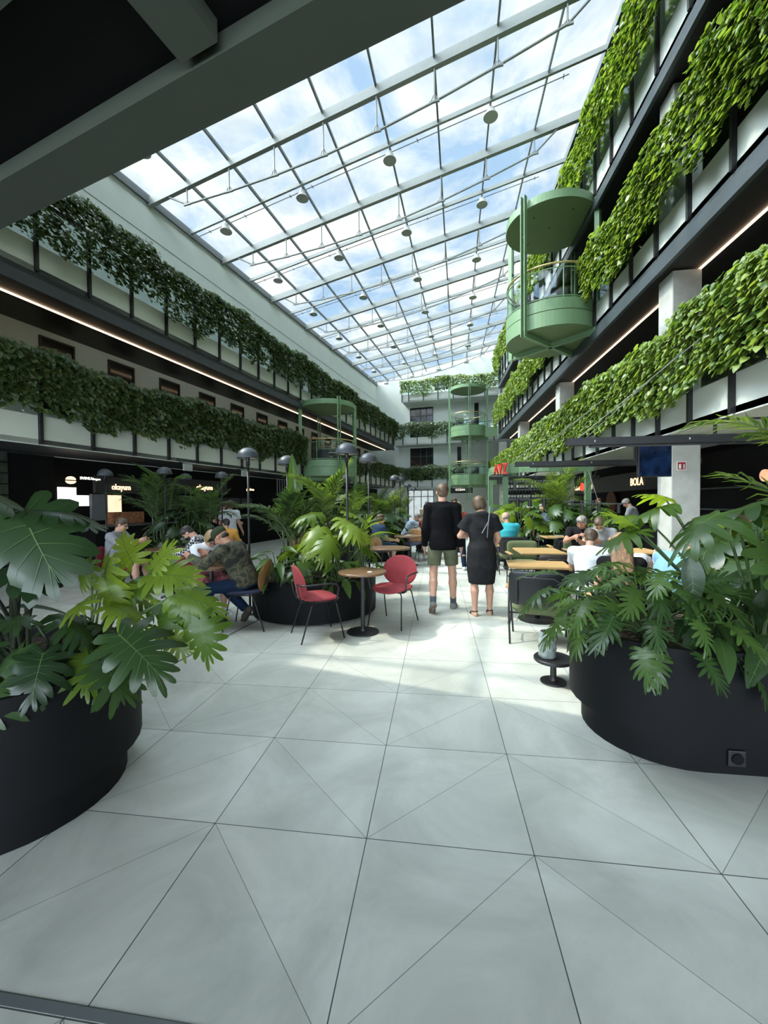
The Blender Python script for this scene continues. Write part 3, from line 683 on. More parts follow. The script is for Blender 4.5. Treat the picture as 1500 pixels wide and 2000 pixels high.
# ---------------------------------------------------------------- left shop fronts
R = thing('glass_block_screen', 'dark glass block wall panel at the far left of the shop fronts', 'screen', tuple(LP(DW+.3, 5.4, 0)), -AL)
M['block'] = mat('glass_block', (.028, .034, .028), .25, var=.5, scale=3)
for i in range(15):
    for j in range(9):
        q = MB(); q.box(-.06, .06, -1.75+i*.235, -1.75+i*.235+.2, .6+j*.245, .6+j*.245+.215)
        if 105 > i*9+j+5: q.build('glass_block', M['block'], R)
q = MB(); q.box(-.04, .02, -1.8, 1.8, .0, 2.78); q.build('backing', M['blackwall'], R)
R = thing('serving_window', 'bright white lit serving hatch under the burger sign', 'window', tuple(LP(DW+.3, 7.7, 1.45)), -AL)
MB().box(-.02, .02, -.42, .02, .1, .58).build('lit_panel', M['whitebox'], R); MB().box(-.02, .02, .02, .35, .1, .38).build('lit_panel', M['whitebox'], R)
MB().box(-.03, .05, .40, .85, -.3, .42).build('appliance', mat('appliance_grey', (.12, .13, .13), .4), R)
R = thing('serving_window', 'warm lit kitchen opening beside the white hatch', 'window', tuple(LP(DW+.3, 8.9, 1.35)), -AL)
MB().box(-.02, .02, -.35, .1, 0, .5).build('lit_panel', M['warmbox'], R); MB().box(.02, .3, -.4, .6, -.5, 0.02).build('counter_display', mat('display', (.25, .10, .04), .5, var=.6, scale=14), R)
R = thing('shop_counter', 'long dark serving counter along the left shop fronts', 'counter', tuple(LP(DW+.9, 12.5, 0)), -AL)
MB().box(-.35, .35, -5, 5, 0, 1.0).build('body', M['blackwall'], R); MB().box(-.4, .4, -5.05, 5.05, 1.0, 1.04).build('worktop', M['charcoal'], R)
R = thing('menu_board', 'row of dark menu screens above the left counter', 'menu', tuple(LP(DW+.4, 14.0, 1.62)), -AL)
for k in range(3):
    MB().box(-.02, .02, -1.2+k*.8, -.5+k*.8, -.2, .2).build('screen', mat('menu_screen', (.03, .03, .035), .4, var=.6, scale=20), R)
R = thing('slatted_grille', 'white vertical slatted grille on the left beyond the signs', 'screen', tuple(LP(DW+.3, 18.2, 2.0)), -AL)
for k in range(9): MB().box(-.02, .02, -.9+k*.22, -.87+k*.22, 0, .75).build('slat', M['white_steel'], R)
# gallery ceiling projectors
for k, (uu, st) in enumerate(((9.4, 'nearer'), (12.0, 'second'), (19.2, 'farthest'))):
    R = thing('floodlight', '%s square floodlight hanging below the left gallery edge' % st, 'lamp', tuple(LP(DL+.4, uu, 2.62)), -AL, 'floodlights below the left gallery')
    MB().box(-.03, .03, -.16, .16, -.1, .1).build('housing', M['bell'], R, bevel=.01); MB().tube([(0, 0, .1), (-.3, 0, .17)], .012, 6).build('bracket', M['black'], R)

# ---------------------------------------------------------------- right: dark shops, kiosk, pergola
M['wood'] = mat('oak', (.44, .27, .11), .45, var=.22, scale=5, stretch=(1, 9, 9)); M['wood2'] = mat('oak_veneer', (.26, .135, .05), .4, var=.25, scale=5, stretch=(9, 9, 1))
R = thing('shop_counter', 'dark serving counter on the right below the BOLA sign', 'counter', (XW-.9, 15, 0))
MB().box(-.35, .35, -5, 6, 0, 1.02).build('body', M['blackwall'], R); MB().box(-.4, .4, -5.05, 6.05, 1.02, 1.06).build('worktop', M['charcoal'], R)
R = thing('wall_disc', 'round orange brown disc on the dark right shop wall', 'decoration', (XW-.08, 15.8, 1.5)); q = MB(); q.tube([(0, 0, 0), (-.04, 0, 0)], .42, 32); q.build('disc', mat('rust_disc', (.16, .05, .015), .6), R)
R = thing('back_shelf', 'dark back shelving with small goods at far right', 'shelf', (XW-.3, 8.6, 0))
MB().box(-.2, .25, -1.6, 1.4, 0, 2.6).build('carcass', M['blackwall'], R)
for z in (.9, 1.35, 1.8): MB().box(-.26, -.2, -1.6, 1.4, z, z+.03).build('shelf_board', M['charcoal'], R)
MB().box(-.25, -.2, -.3, .35, 1.0, 1.33).build('cardboard_front', mat('cardboard', (.13, .08, .04), .8), R)
R = thing('round_lamp', 'peach round lit disc on the dark wall at far right', 'lamp', (XW-.50, 8.2, 2.0)); q = MB(); q.tube([(0, 0, 0), (-.03, 0, 0)], .11, 28); q.build('disc', mat('peach_disc', (.9, .5, .3), emit=.55, ecol=(1, .55, .32)), R)
R = thing('screen_monitor', 'large dark blue display screen hanging beside the nearest column', 'screen', (3.53, 7.2, 2.23), .12)
MB().box(-.27, .27, -.03, .03, -.28, .28).build('bezel', M['black'], R, bevel=.006)
MB().box(-.255, .255, -.034, -.03, -.265, .265).build('display', mat('blue_screen', (.006, .016, .045), .15, var=.8, scale=6), R)
MB().box(-.33, -.30, -.02, .02, .0, .34).build('hanger', M['black'], R); MB().box(-.33, .27, -.02, .02, .31, .34).build('hanger', M['black'], R); MB().beam((.2, 0, .2), (.95, 1.12, .2), .03, .03).build('hanger', M['black'], R)
# pergola beams hung on cables
for k, (y, x0, x1, hh, lb) in enumerate(((5.75, 1.72, 4.9, .105, 'nearest'), (8.85, 1.63, 5.2, .10, 'middle'), (13.95, 1.72, 5.2, .11, 'farthest'))):
    R = thing('hanging_beam', '%s of three black beams hung across the right seating area' % lb, 'beam', (0, y, 2.35), 0, 'black beams over the seating')
    q = MB(); q.box(x0, x1, -.05, .05, -.05, .05); q.build('beam', M['black'], R, bevel=.004)
    MB().box(x0+.3, x1, -.03, .03, -.075, -.055).build('track', M['black'], R)
    q = MB(); q.tube([(x0+.15, 0, .05), (XR-.02, 1.0, 1.9)], .006, 5); q.build('cable', M['white_steel'], R)
    q = MB(); q.tube([(x0+.25, 0, .05), (XR-.02, 1.5, 1.9)], .004, 5); q.build('cable', M['white_steel'], R)
    for dx in (.35, 1.5, 2.6):
        q = MB(); q.tube([(x0+dx, -.052, -.01), (x0+dx, -.052, .015)], .008, 6); q.build('bolt', M['bell'], R)
R = thing('hanging_frame', 'black rectangular rail frame above the nearest hanging beam', 'frame', (3.9, 5.75, 2.41))
q = MB(); q.box(-.37, -.34, -.015, .015, 0, .19); q.build('upright', M['black'], R); q = MB(); q.box(.36, .39, -.015, .015, 0, .19); q.build('upright', M['black'], R)
q = MB(); q.box(-.37, .9, -.015, .015, .17, .195); [q.lathe([(0, .15), (.008, .15), (.008, .17)], 6, (x, 0)) for x in (-.25, -.08, .07, .25)]; q.build('rail', M['black'], R)
# linear pendant lamps
for k, (x0, x1, y, z, lb) in enumerate(((2.55, 3.55, 8.2, 1.50, 'nearest'), (1.62, 2.55, 9.6, 1.62, 'middle'), (2.9, 3.7, 9.9, 1.56, 'rear'))):
    R = thing('pendant_lamp', '%s slim linear pendant lamp over the green chairs' % lb, 'lamp', (0, y, z), 0, 'linear pendants over the green chairs')
    MB().box(x0, x1, -.02, .02, 0, .02).build('bar', M['charcoal'], R)
    for x in (x0+.2, (x0+x1)/2, x1-.15):
        q = MB(); q.tube([(x, 0, -.17), (x, 0, .0)], .045 if k == 1 else .03, 12); q.build('spot_head', M['black'], R)
    q = MB(); q.tube([((x0+x1)/2, 0, .02), ((x0+x1)/2, 8.85-y, 2.3-z)], .005, 5); q.build('cable', M['black'], R)

# bar kiosk with ring beam, posts and bottle shelves
R = thing('bar_kiosk', 'open green steel bar kiosk with curved ring beam on the right', 'kiosk', (0, 0, 0))
KX0, KX1, KY0, KY1 = 1.92, 4.15, 11.95, 15.2
for x, y in ((KX0, KY0), (KX0, KY1), (KX1, KY0)):
    q = MB(); q.box(x-.075, x-.055, y-.07, y+.07, 0, 2.68); q.box(x+.055, x+.075, y-.07, y+.07, 0, 2.68); q.box(x-.055, x+.055, y-.05, y-.03, 0, 2.68)
    for z in (2.3, 2.4, 2.5, 2.6): q.box(x-.06, x+.06, y-.055, y-.049, z, z+.04)
    q.build('post', M['green'], R)
ringp = []
for i in range(25):
    a_ = PI*1.5-PI*.95*i/24*1.0
    ringp.append((3.05+1.38*math.cos(a_)*1.0, 13.4+1.75*math.sin(a_)))
q = MB(); outer = [(KX1+.1, 11.8)]+ringp; 
for i in range(len(outer)-1): q.beam(outer[i]+(2.52,), outer[i+1]+(2.52,), .03, .26)
q.build('ring_beam', M['green'], R)
MB().beam((KX0-.05, KY0, 2.52), (KX1+.1, KY0, 2.52), .05, .24).build('front_beam', M['green'], R); MB().beam((KX0, KY0, 2.52), (KX0, KY1, 2.52), .05, .2).build('side_beam', M['green'], R)
MB().box(2.35, 4.1, 14.3, 14.36, 0, 2.45).build('back_panel', mat('bar_back', (.10, .11, .10), .5, var=.5, scale=9), R)
for z in (1.62, 1.95): MB().box(2.15, 4.1, 13.95, 14.3, z, z+.03).build('shelf', M['grey_steel'], R)
MB().box(2.2, 4.1, 12.9, 13.5, 0, 1.1).build('bar_counter', M['blackwall'], R)
M['bottle'] = mat('bottle_glass', (.01, .015, .01), .12, var=.3); M['lbl'] = mat('bottle_label', (.6, .58, .52), .7)
b0_ = None
for z in (1.98, 1.65):
    for k in range(20):
        if k in (4, 9, 15) and z > 1.9: continue
        x = 2.2+k*.095+rnd.uniform(-.012, .012); lb = 'dark wine bottle with pale label standing on the kiosk shelves'
        if b0_ is None:
            b0_ = thing('wine_bottle', lb, 'bottle', (x, 14.06, z), 0, 'wine bottles on the kiosk shelves')
            MB().lathe([(0, 0), (.036, 0), (.038, .01), (.038, .19), (.03, .215), (.014, .24), (.013, .30), (0, .30)], 14).build('bottle_body', M['bottle'], b0_, True)
            MB().lathe([(.0386, .06), (.0386, .15)], 14).build('bottle_label', M['lbl'], b0_, True)
        else: copy_tree(b0_, None, (x, 14.06, z), rnd.uniform(0, 6))
M['winered'] = mat('anthurium_red', (.7, .12, .03), .4)

# ---------------------------------------------------------------- planters
def stadium(cx0, cx1, cy, r, ang=0, n=18):
    p = [(cx1+r*math.cos(a_), cy+r*math.sin(a_)) for a_ in np.linspace(-PI/2, PI/2, n)]+[(cx0+r*math.cos(a_), cy+r*math.sin(a_)) for a_ in np.linspace(PI/2, 3*PI/2, n)]
    return p
def planter(label, poly_fn, h, lip, parts=None, soil=.08):
    """poly_fn(inset) -> outline"""
    R = thing('planter', label, 'planter', (0, 0, 0), 0)
    q = MB(); o, i_ = poly_fn(0), poly_fn(.03); n = len(o)
    v = [p+(lip,) for p in o]+[p+(h,) for p in o]+[p+(h,) for p in i_]+[p+(h-.25,) for p in i_]
    f = [(a_, (a_+1) % n, n+(a_+1) % n, n+a_) for a_ in range(n)]+[(n+a_, n+(a_+1) % n, 2*n+(a_+1) % n, 2*n+a_) for a_ in range(n)]+[(2*n+a_, 2*n+(a_+1) % n, 3*n+(a_+1) % n, 3*n+a_) for a_ in range(n)]
    f.append(tuple(range(n))[::-1]); q.add(v, f); o_ = q.build('rim_drum', M['planter'], R, True); o_.data.set_sharp_from_angle(angle=.6)
    q = MB(); q.prism(poly_fn(.08), 0.0, lip+.01, top=False); o_ = q.build('base', M['planter'], R, True); o_.data.set_sharp_from_angle(angle=.6)
    # soil with small chips
    pi = poly_fn(.032); cx = sum(p[0] for p in pi)/n; cy = sum(p[1] for p in pi)/n
    v = [(cx, cy, h-soil+.02)]; f = []; rings = 8
    for k in range(1, rings+1):
        t = k/rings
        for p in pi: v.append((cx+(p[0]-cx)*t, cy+(p[1]-cy)*t, h-soil+.03*(1-t)+rnd.uniform(-.012, .018)))
    f += [(0, 1+a_, 1+(a_+1) % n) for a_ in range(n)]
    for k in range(rings-1): f += [(1+k*n+a_, 1+(k+1)*n+a_, 1+(k+1)*n+(a_+1) % n, 1+k*n+(a_+1) % n) for a_ in range(n)]
    q = MB().add(v, f)
    q.build('soil', M['soil'], R); 
    q = MB()
    for _ in range(420):
        j = rnd.randrange(n); t = math.sqrt(rnd.random())*.97; x, y = cx+(pi[j][0]-cx)*t, cy+(pi[j][1]-cy)*t; a_ = rnd.uniform(0, PI); l_ = rnd.uniform(.01, .03); z = h-soil+.03
        q.beam((x-l_*math.cos(a_), y-l_*math.sin(a_), z+rnd.uniform(-.01, .012)), (x+l_*math.cos(a_), y+l_*math.sin(a_), z+rnd.uniform(-.01, .012)), .012, .006)
    o = q.build('bark_chips', mat('bark_chips', (.12, .085, .05), .9, var=.6, scale=30), R); o['kind'] = 'stuff'
    return R
rp = planter('big black rounded planter in the right foreground', lambda i: stadium(1.50, 3.6, 2.98, .56-i), .72, .20)
lp = planter('big black rounded planter in the left foreground', lambda i: stadium(-4.3, -2.27, 1.90, .58-i), .72, .20)
def disc(cx, cy, r): return lambda i: [(cx+(r-i)*math.cos(a_), cy+(r-i)*math.sin(a_)) for a_ in np.linspace(0, 2*PI, 48, endpoint=False)]
def rplanter(label, cx, cy, r, h=.54):
    R = planter(label, disc(cx, cy, r), h, .02)
    for k in range(8):
        a_ = k*PI/4+.35; q = MB(); q.lathe([(r+.004, .10), (r+.004, h-.08)], 12, (cx, cy), a_+.03, a_+PI/4-.03); q.build('panel', M['planter'], R)
    return R
rplanter('round black planter behind the red chairs in the middle', -1.80, 5.80, .89)
rplanter('round black planter with palms at the left near the phone man', -5.6, 8.55, 1.15)
rplanter('round black planter farther down the hall left of the walkway', -1.85, 11.6, 1.1)
rplanter('farthest round black planter down the hall', -1.9, 16.5, 1.1)
planter('long black planter in front of the bar kiosk on the right', lambda i: stadium(1.9, 4.0, 11.25, .45-i), .6, .02)
R = thing('socket_outlet', 'black wall socket on the right foreground planter', 'socket', (1.66, 2.495, .10)); MB().box(-.045, .045, -.012, -.0, -.045, .045).build('plate', M['black'], R, bevel=.004)
q = MB(); q.lathe([(.032, 0), (.03, -.008), (0, -.008)], 16); o = q.build('socket_well', M['blackwall'], R); o.rotation_euler = (-PI/2, 0, 0); o.location = (0, -.013, 0)
R = thing('glass_jar', 'ribbed clear glass jar behind the left end of the right planter', 'jar', (.93, 3.62, .22))
MB().lathe([(0, 0), (.07, 0), (.075, .02), (.07, .05), (.078, .08), (.07, .11), (.078, .14), (.06, .2), (.055, .22)], 20).build('jar_body', mat('jar_glass', (.25, .28, .26), .08, var=.5, scale=20), R, True)
cafe_round('low black round side table behind the right planter', .98, 3.62, 0, 'black', 'side_table', .16, .215)

# ---------------------------------------------------------------- mushroom lamps
ML = [(-2.62, 5.38, 0, 'standing outside the middle planter by the camouflage jacket'), (-1.17, 5.20, .46, 'front right of the middle planter'), (-2.42, 6.35, .46, 'rear left of the middle planter'), (-1.07, 6.30, .46, 'rear right of the middle planter'),
      (-7.06, 7.86, 0, 'farthest left, by the okayum sign'), (-6.2, 9.35, .46, 'behind the left palms'), (-5.57, 7.71, .46, 'front of the left palm planter'), (-5.1, 9.1, .46, 'right side of the left palm planter'),
      (-1.18, 11.26, .52, 'front right of the second planter'), (-1.11, 12.16, .52, 'rear right of the second planter'), (-2.5, 10.95, .52, 'front left of the second planter'), (-2.75, 12.1, .52, 'rear left of the second planter'),
      (-1.17, 16.2, .52, 'on the third planter down the hall'), (-1.17, 20.5, 0, 'farthest down the hall')]
l0 = None
for x, y, z, lb in ML:
    lab = 'grey mushroom lamp on black pole, '+lb
    if True:
        l0 = thing('mushroom_lamp', lab, 'lamp', (x, y, z), 0, 'grey mushroom lamps'); H_ = 2.35-z; R_ = .145
        q = MB(); q.lathe([(R_-.012, H_-.155), (R_, H_-.16), (R_+.002, H_-.145)]+[(R_*math.cos(t), H_-.14+.135*math.sin(t)) for t in np.linspace(.05, PI/2, 10)], 28); q.build('dome', M['lamp'], l0, True)
        q = MB(); q.lathe([(R_-.012, H_-.15)]+[((R_-.012)*math.cos(t), H_-.145+.12*math.sin(t)) for t in np.linspace(.05, PI/2, 6)], 24); q.build('dome_lining', M['lamp_in'], l0, True)
        q = MB(); q.tube([(0, 0, H_-.26), (0, 0, H_-.05)], .027, 12); q.build('socket', M['black'], l0, True)
        q = MB(); q.tube([(0, 0, 0), (0, 0, H_-.25)], .016, 10); q.build('pole', M['black'], l0, True)
        q = MB(); q.lathe([(0, 0), (.05, 0), (.05, .012), (0, .012)], 16); q.build('foot_plate', M['black'], l0)

# ---------------------------------------------------------------- chairs
M['redf'] = mat('red_fabric', (.25, .028, .035), .85, var=.10, scale=60, bump=.15); M['bluef'] = mat('navy_fabric', (.012, .018, .045), .85, var=.1, scale=60)
M['darkred'] = mat('dark_red_fabric', (.24, .02, .03), .85, var=.1, scale=60)
def pad(mb, w, d, th, n=28, p=2.6, bend=None):
    """superellipse cushion in local xy, thickness th; bend(x, y)->z"""
    bend = bend or (lambda x, y: 0); R_ = [1, .97, .85, .6, .3]; v = []; rings = []
    for sgn in (1, -1):
        for k, rr in enumerate(R_):
            zz_ = sgn*th/2*math.sqrt(max(0, 1-(rr if rr < 1 else 1)**6))
            for i in range(n):
                a_ = 2*PI*i/n; c, s_ = math.cos(a_), math.sin(a_)
                x = rr*w/2*abs(c)**(2/p)*(1 if c >= 0 else -1); y = rr*d/2*abs(s_)**(2/p)*(1 if s_ >= 0 else -1); v.append((x, y, zz_+bend(x, y)))
    f = []; K = len(R_)
    for k in range(K-1): f += [(k*n+i, k*n+(i+1) % n, (k+1)*n+(i+1) % n, (k+1)*n+i) for i in range(n)]
    f.append(tuple((K-1)*n+i for i in range(n)))
    b = K*n
    for k in range(K-1): f += [(b+k*n+i, b+(k+1)*n+i, b+(k+1)*n+(i+1) % n, b+k*n+(i+1) % n) for i in range(n)]
    f.append(tuple(b+(K-1)*n+i for i in range(n))[::-1])
    mb.add(v, f); return mb
def cafe_chair(label, loc, rz, seat='redf', back='redf', arms=True, group=None):
    """front towards local +y"""
    R = thing('cafe_chair', label, 'chair', loc+(0,), rz, group)
    q = pad(MB(), .50, .47, .055, p=2.5, bend=lambda x, y: .46+.03*(y/.23)*(y < 0)*-.3-.35*max(0, y-.10)**2*4+x*x*.25); q.build('seat', M[seat], R, True)
    q = MB(); pad(q, .50, .40, .032, p=2.15); v = q.v[0]; x, y, z = v[:, 0], v[:, 1], v[:, 2]
    t = y/.2*.5+.5
    q.v[0] = np.stack([x, -.215-.07*t+1.1*x*x*.55-z, .655+y], 1); q.build('backrest', M[back], R, True)
    r = .0085; arcs = {}
    for s_ in (-1, 1):
        MB().tube([(s_*.19, -.12, .435), (s_*.205, -.14, .40), (s_*.235, -.27, 0)], r, 8).build('leg', M['black'], R, True)
        MB().tube([(s_*.18, .14, .435), (s_*.20, .155, .40), (s_*.235, .235, 0)], r, 8).build('leg', M['black'], R, True)
    q = MB(); q.tube([(-.19, -.12, .437), (-.18, .14, .435), (.18, .14, .435), (.19, -.12, .437), (-.19, -.12, .437)], r, 8); q.build('seat_frame', M['black'], R, True)
    if arms:
        for s_ in (-1, 1):
            q = MB(); q.tube([(s_*.20, .12, .435), (s_*.255, .14, .46), (s_*.27, .16, .60), (s_*.27, .13, .645), (s_*.268, .05, .655), (s_*.262, -.2, .65), (s_*.22, -.255, .645), (s_*.12, -.262, .64)], r*1.15, 8); q.build('arm', M['black'], R, True)
    for s_ in (-1, 1):
        q = MB(); q.tube([(s_*.10, -.13, .437), (s_*.115, -.225, .44), (s_*.12, -.262, .52), (s_*.12, -.285, .66)], r, 8); q.build('back_support', M['black'], R, True)
    return R
cafe_chair('red fabric cafe armchair left of the round table, seen from its side', (-1.40, 4.62), -.98, group=None)
cafe_chair('red fabric cafe chair right of the round table, facing the viewer', (-.58, 5.18), 2.78)
cafe_round('round walnut topped cafe table between the two red chairs', -.90, 4.79, 0, r=.29)
cafe_chair('wooden backed cafe chair with navy seat under the man in camouflage', (-2.40, 4.86), 1.72, 'bluef', 'wood2', False)
cafe_round('round cafe table in front of the man in camouflage', -2.98, 5.02, 0, r=.29)
cafe_chair('cafe chair under the woman in the white shirt', (-3.32, 5.35), 4.3, 'bluef', 'darkred', True)
cafe_chair('red cafe chair under the person in the checked shirt', (-3.75, 6.25), 1.9, 'redf', 'redf', True)
cafe_round('round cafe table before the left palm planter', -5.0, 7.05, 0, r=.42)
cafe_chair('dark cafe chair under the man with the phone', (-5.45, 6.3), -1.3, 'darkred', 'darkred', True)
cafe_round('round cafe table on the far side of the middle planter', -.86, 7.4, 0, r=.36)
cafe_round('farther round cafe table with a plate left of the walkway', -.72, 10.1, 0, r=.36)
cafe_chair('wooden backed cafe chair at the farther round table', (-.66, 10.9), 2.9, 'bluef', 'wood2', False)
cafe_chair('dark red cafe chair at the farther round table', (-.30, 11.3), 2.6, 'darkred', 'darkred', True)
cafe_chair('cafe chair under the woman in the blue dress', (-1.35, 9.3), -.5, 'bluef', 'wood2', False)
cafe_chair('pale wooden backed cafe chair behind the middle planter at its left', (-3.4, 9.6), .6, 'bluef', 'wood2', False)
cafe_chair('second pale wooden backed cafe chair behind the middle planter', (-2.9, 9.4), 3.8, 'bluef', 'wood2', False)
cafe_chair('cafe chair under the person in orange', (-4.4, 8.1), 0.5, 'bluef', 'wood2', False)
for k, (x, y, z, lb) in enumerate(((-.72, 10.1, .742, 'white plate on the farther round table'), (2.85, 10.1, .742, 'white plate on the rear oak table'), (-.8, 4.72, .742, 'small crumpled paper napkin on the walnut table'))):
    R = thing('plate' if k < 2 else 'napkin', lb, 'plate' if k < 2 else 'napkin', (x, y, z)); MB().lathe([(0, .004), (.05, .004), (.10, .015), (.102, .012), (.05, 0), (0, 0)] if k < 2 else [(0, .008), (.02, .006), (.032, .0)], 20).build('dish' if k < 2 else 'paper', M['paletop'], R, True)

M['olive'] = mat('olive_velvet', (.11, .135, .06), .9, var=.10, scale=30)
M['blackshell'] = mat('black_shell', (.012, .013, .015), .3)
def lounge(label, loc, rz, w=.62, group='olive lounge chairs with oak arms'):
    """front towards +y"""
    R = thing('lounge_chair', label, 'chair', loc+(0,), rz, group)
    q = pad(MB(), w-.06, .52, .15, p=5, bend=lambda x, y: .40); q.build('seat', M['olive'], R, True)
    q = MB(); pad(q, w-.04, .36, .07, p=6); v = q.v[0]; q.v[0] = np.stack([v[:, 0], -.235-.06*(v[:, 1]/.36+.5)-v[:, 2]+.25*v[:, 0]**2, .635+v[:, 1]], 1); q.build('backrest', M['olive'], R, True)
    q = MB(); pad(q, w-.02, .38, .02, p=7); v = q.v[0]; q.v[0] = np.stack([v[:, 0], -.285-.06*(v[:, 1]/.38+.5)-v[:, 2]+.25*v[:, 0]**2, .635+v[:, 1]], 1); sh = q.build('back_shell', M['blackshell'], R, True)
    q = MB(); hw = w/2-.10; pts = [(-hw, -.33, .47), (-hw, -.345, .72), (-hw+.05, -.35, .755), (hw-.05, -.35, .755), (hw, -.345, .72), (hw, -.33, .47)]; q.tube(pts, .010, 8); q.build('back_tube', M['black'], sh, True)
    for s_ in (-1, 1):
        q = MB(); x = s_*w/2; q.prism([(x-.03, -.20), (x+.03, -.20), (x+.034, .22), (x+.02, .24), (x-.03, .22)], .60, .622); q.build('armrest', M['wood'], R, bevel=.005)
        MB().tube([(x, .16, .60), (x, .17, .35), (x-s_*.02, .22, 0)], .011, 8).build('leg', M['black'], R, True)
        MB().tube([(x, -.12, .60), (x, -.14, .3), (x-s_*.02, -.24, 0)], .011, 8).build('leg', M['black'], R, True)
        MB().tube([(x, .18, .25), (x, .12, .17), (x, -.1, .17), (x, -.18, .22)], .010, 8).build('stretcher', M['black'], R, True)
    q = MB(); q.tube([(-w/2, .1, .32), (w/2, .1, .32)], .010, 6); q.tube([(-w/2, -.12, .32), (w/2, -.12, .32)], .010, 6); q.build('seat_bearer', M['black'], R, True)
    return R
G = None
lounge('olive lounge chair facing the viewer behind the first oak table', (1.62, 7.78), PI+.06)
lounge('olive lounge chair seen from its black back at the first oak table', (1.72, 6.15), -.12)
lounge('olive lounge chair under the man in turquoise, seen from its black back', (1.62, 9.15), -.05)
lounge('olive lounge chair seen from its black back at the rear oak table', (2.68, 9.0), -.05)
lounge('olive lounge chair at the oak table left of the grey t-shirt man', (2.82, 8.35), PI+.1)
lounge('olive bench facing the viewer behind the rear oak table', (2.98, 11.0-.35), PI, .98, None)
lounge('olive lounge chair partly hidden by leaves at the near oak table', (1.12, 4.72), -.25)
lounge('olive lounge chair under the long haired woman behind the right plants', (1.76, 4.08), -.25)
lounge('olive lounge chair under the man in the light blue shirt', (2.16, 4.30), -1.15)
lounge('olive lounge chair right of the blue shirt man, against the planter', (3.35, 4.5), .3)
def oak_table(label, x, y, w, d, rz=0):
    R = thing('oak_table', label, 'table', (x, y, 0), rz, 'rectangular oak tables')
    MB().box(-w/2, w/2, -d/2, d/2, .712, .74).build('tabletop', M['wood'], R, bevel=.006)
    MB().tube([(0, 0, .01), (0, 0, .712)], .03, 12).build('pole', M['black'], R, True); MB().lathe([(0, 0), (.24, 0), (.24, .01), (.03, .02), (0, .02)], 32).build('base', M['black'], R); return R
oak_table('rectangular oak table nearest the walkway between green chairs', 1.68, 7.1, .70, .80)
oak_table('rear rectangular oak table with a white plate', 2.85, 10.05, .78, .85)
oak_table('oak table in front of the grey t-shirt man', 3.0, 7.2, 1.1, .7)
oak_table('near oak table behind the philodendron leaves', 1.30, 5.55, .75, .6, -.1)
oak_table('oak table with bottle beyond the long haired woman', 2.7, 5.35, 1.2, .7)
R = thing('water_bottle', 'clear plastic water bottle on the oak table', 'bottle', (2.62, 5.3, .742)); MB().lathe([(0, 0), (.032, 0), (.034, .02), (.031, .07), (.034, .12), (.03, .16), (.013, .19), (.013, .205)], 16).build('bottle_body', mat('clear_plastic', (.55, .6, .62), .1), R, True); MB().lathe([(.014, .203), (.014, .22), (0, .22)], 12).build('cap', M['lbl'], R)
R = thing('handbag', 'grey and white patterned bag on the oak table', 'bag', (2.42, 5.25, .742)); q = MB(); q.lathe([(0, 0), (.13, 0), (.15, .06), (.12, .14), (.05, .18), (0, .17)], 18); o = q.build('bag_body', mat('marbled_cloth', (.45, .45, .47), .8, var=.7, scale=25), R, True); o.scale = (1, .6, 1)
# ---------------------------------------------------------------- plants
def lobed(n, inner, prof, a_base, a_tip, gap=.55, tip=.3, curl=.35, fold=.12, cup=0, wav=0, seed=0, jl=.2):
    g_ = random.Random(seed); jr = {(sd, k): 1+g_.uniform(-jl, jl) for sd in (-1, 1) for k in range(n)}; jd = {(sd, k): g_.uniform(-.12, .12) for sd in (-1, 1) for k in range(n)}; V = []; idx = {}; F = []
    def vid(p):
        k = (round(p[0], 4), round(p[1], 4), round(p[2], 4))
        if k not in idx: idx[k] = len(V); V.append(p)
        return idx[k]
    def B(s, f, side, kk=0):
        ex = max(0, f-inner)/(1-inner); ang = math.radians(a_base+(a_tip-a_base)*s**.9)+jd[(side, kk)]*ex; r = prof(s)*f*(1+(jr[(side, kk)]-1)*ex)
        y0 = .02+.80*s; x = r*math.sin(ang); y = y0+r*math.cos(ang)
        z = fold*x-curl*(x*x*1.3+max(0, y)**2*.55)+cup*r*r+wav*math.sin(s*20+f*3)*f+jd[(side, kk)]*.5*ex*r-curl*.25*ex*ex*r
        return (side*x, y, z)
    for side in (-1, 1):
        for k in range(n):
            s0, s1 = k/n, (k+1)/n; sm_ = (s0+s1)/2; rows = []
            for f, wd in ((0, 1), (inner, 1), (inner+(1-inner)*.55, gap+(1-gap)*.35), (1, tip)):
                r_ = []
                for s_ in (s0, sm_, s1):
                    ss = sm_+(s_-sm_)*wd; ff = f
                    if f == 1 and s_ != sm_: ff = .93
                    r_.append(vid(B(ss, ff, side, k)))
                rows.append(r_)
            for a_ in range(3):
                for c in range(2):
                    q_ = (rows[a_][c], rows[a_][c+1], rows[a_+1][c+1], rows[a_+1][c])
                    F.append(q_ if side > 0 else q_[::-1])
    VN = [np.array([(0, .02+.80*t, 0) for t in np.linspace(0, 1, 7)]+[B(.999, .5, 1, n-1)])]; VN[0][:-1, 2] = [-curl*p[1]**2*.55 for p in VN[0][:-1]]; VN[0][-1, 0] = 0
    for side in (-1, 1):
        for k in range(n): VN.append(np.array([B((k+.5)/n, f, side, k) for f in (0, .3, .6, .88)]))
    return np.array(V), np.array(F), VN
T_MON = [lobed(6, .55, lambda s: .50*(math.sin(PI*(.22+.66*s)))**.8+.08*s, 142, 6, .72, .45, c_, .10, seed=k, jl=.14) for k, c_ in enumerate((.30, .45, .6, .38))]
T_PHI = [lobed(7, .36, lambda s: .52*(math.sin(PI*(.25+.58*s)))**.9+.10*s, 140, 4, .58, .34, c_, .16, wav=.03, seed=10+k, jl=.28) for k, c_ in enumerate((.35, .6, .9, .5, .75))]
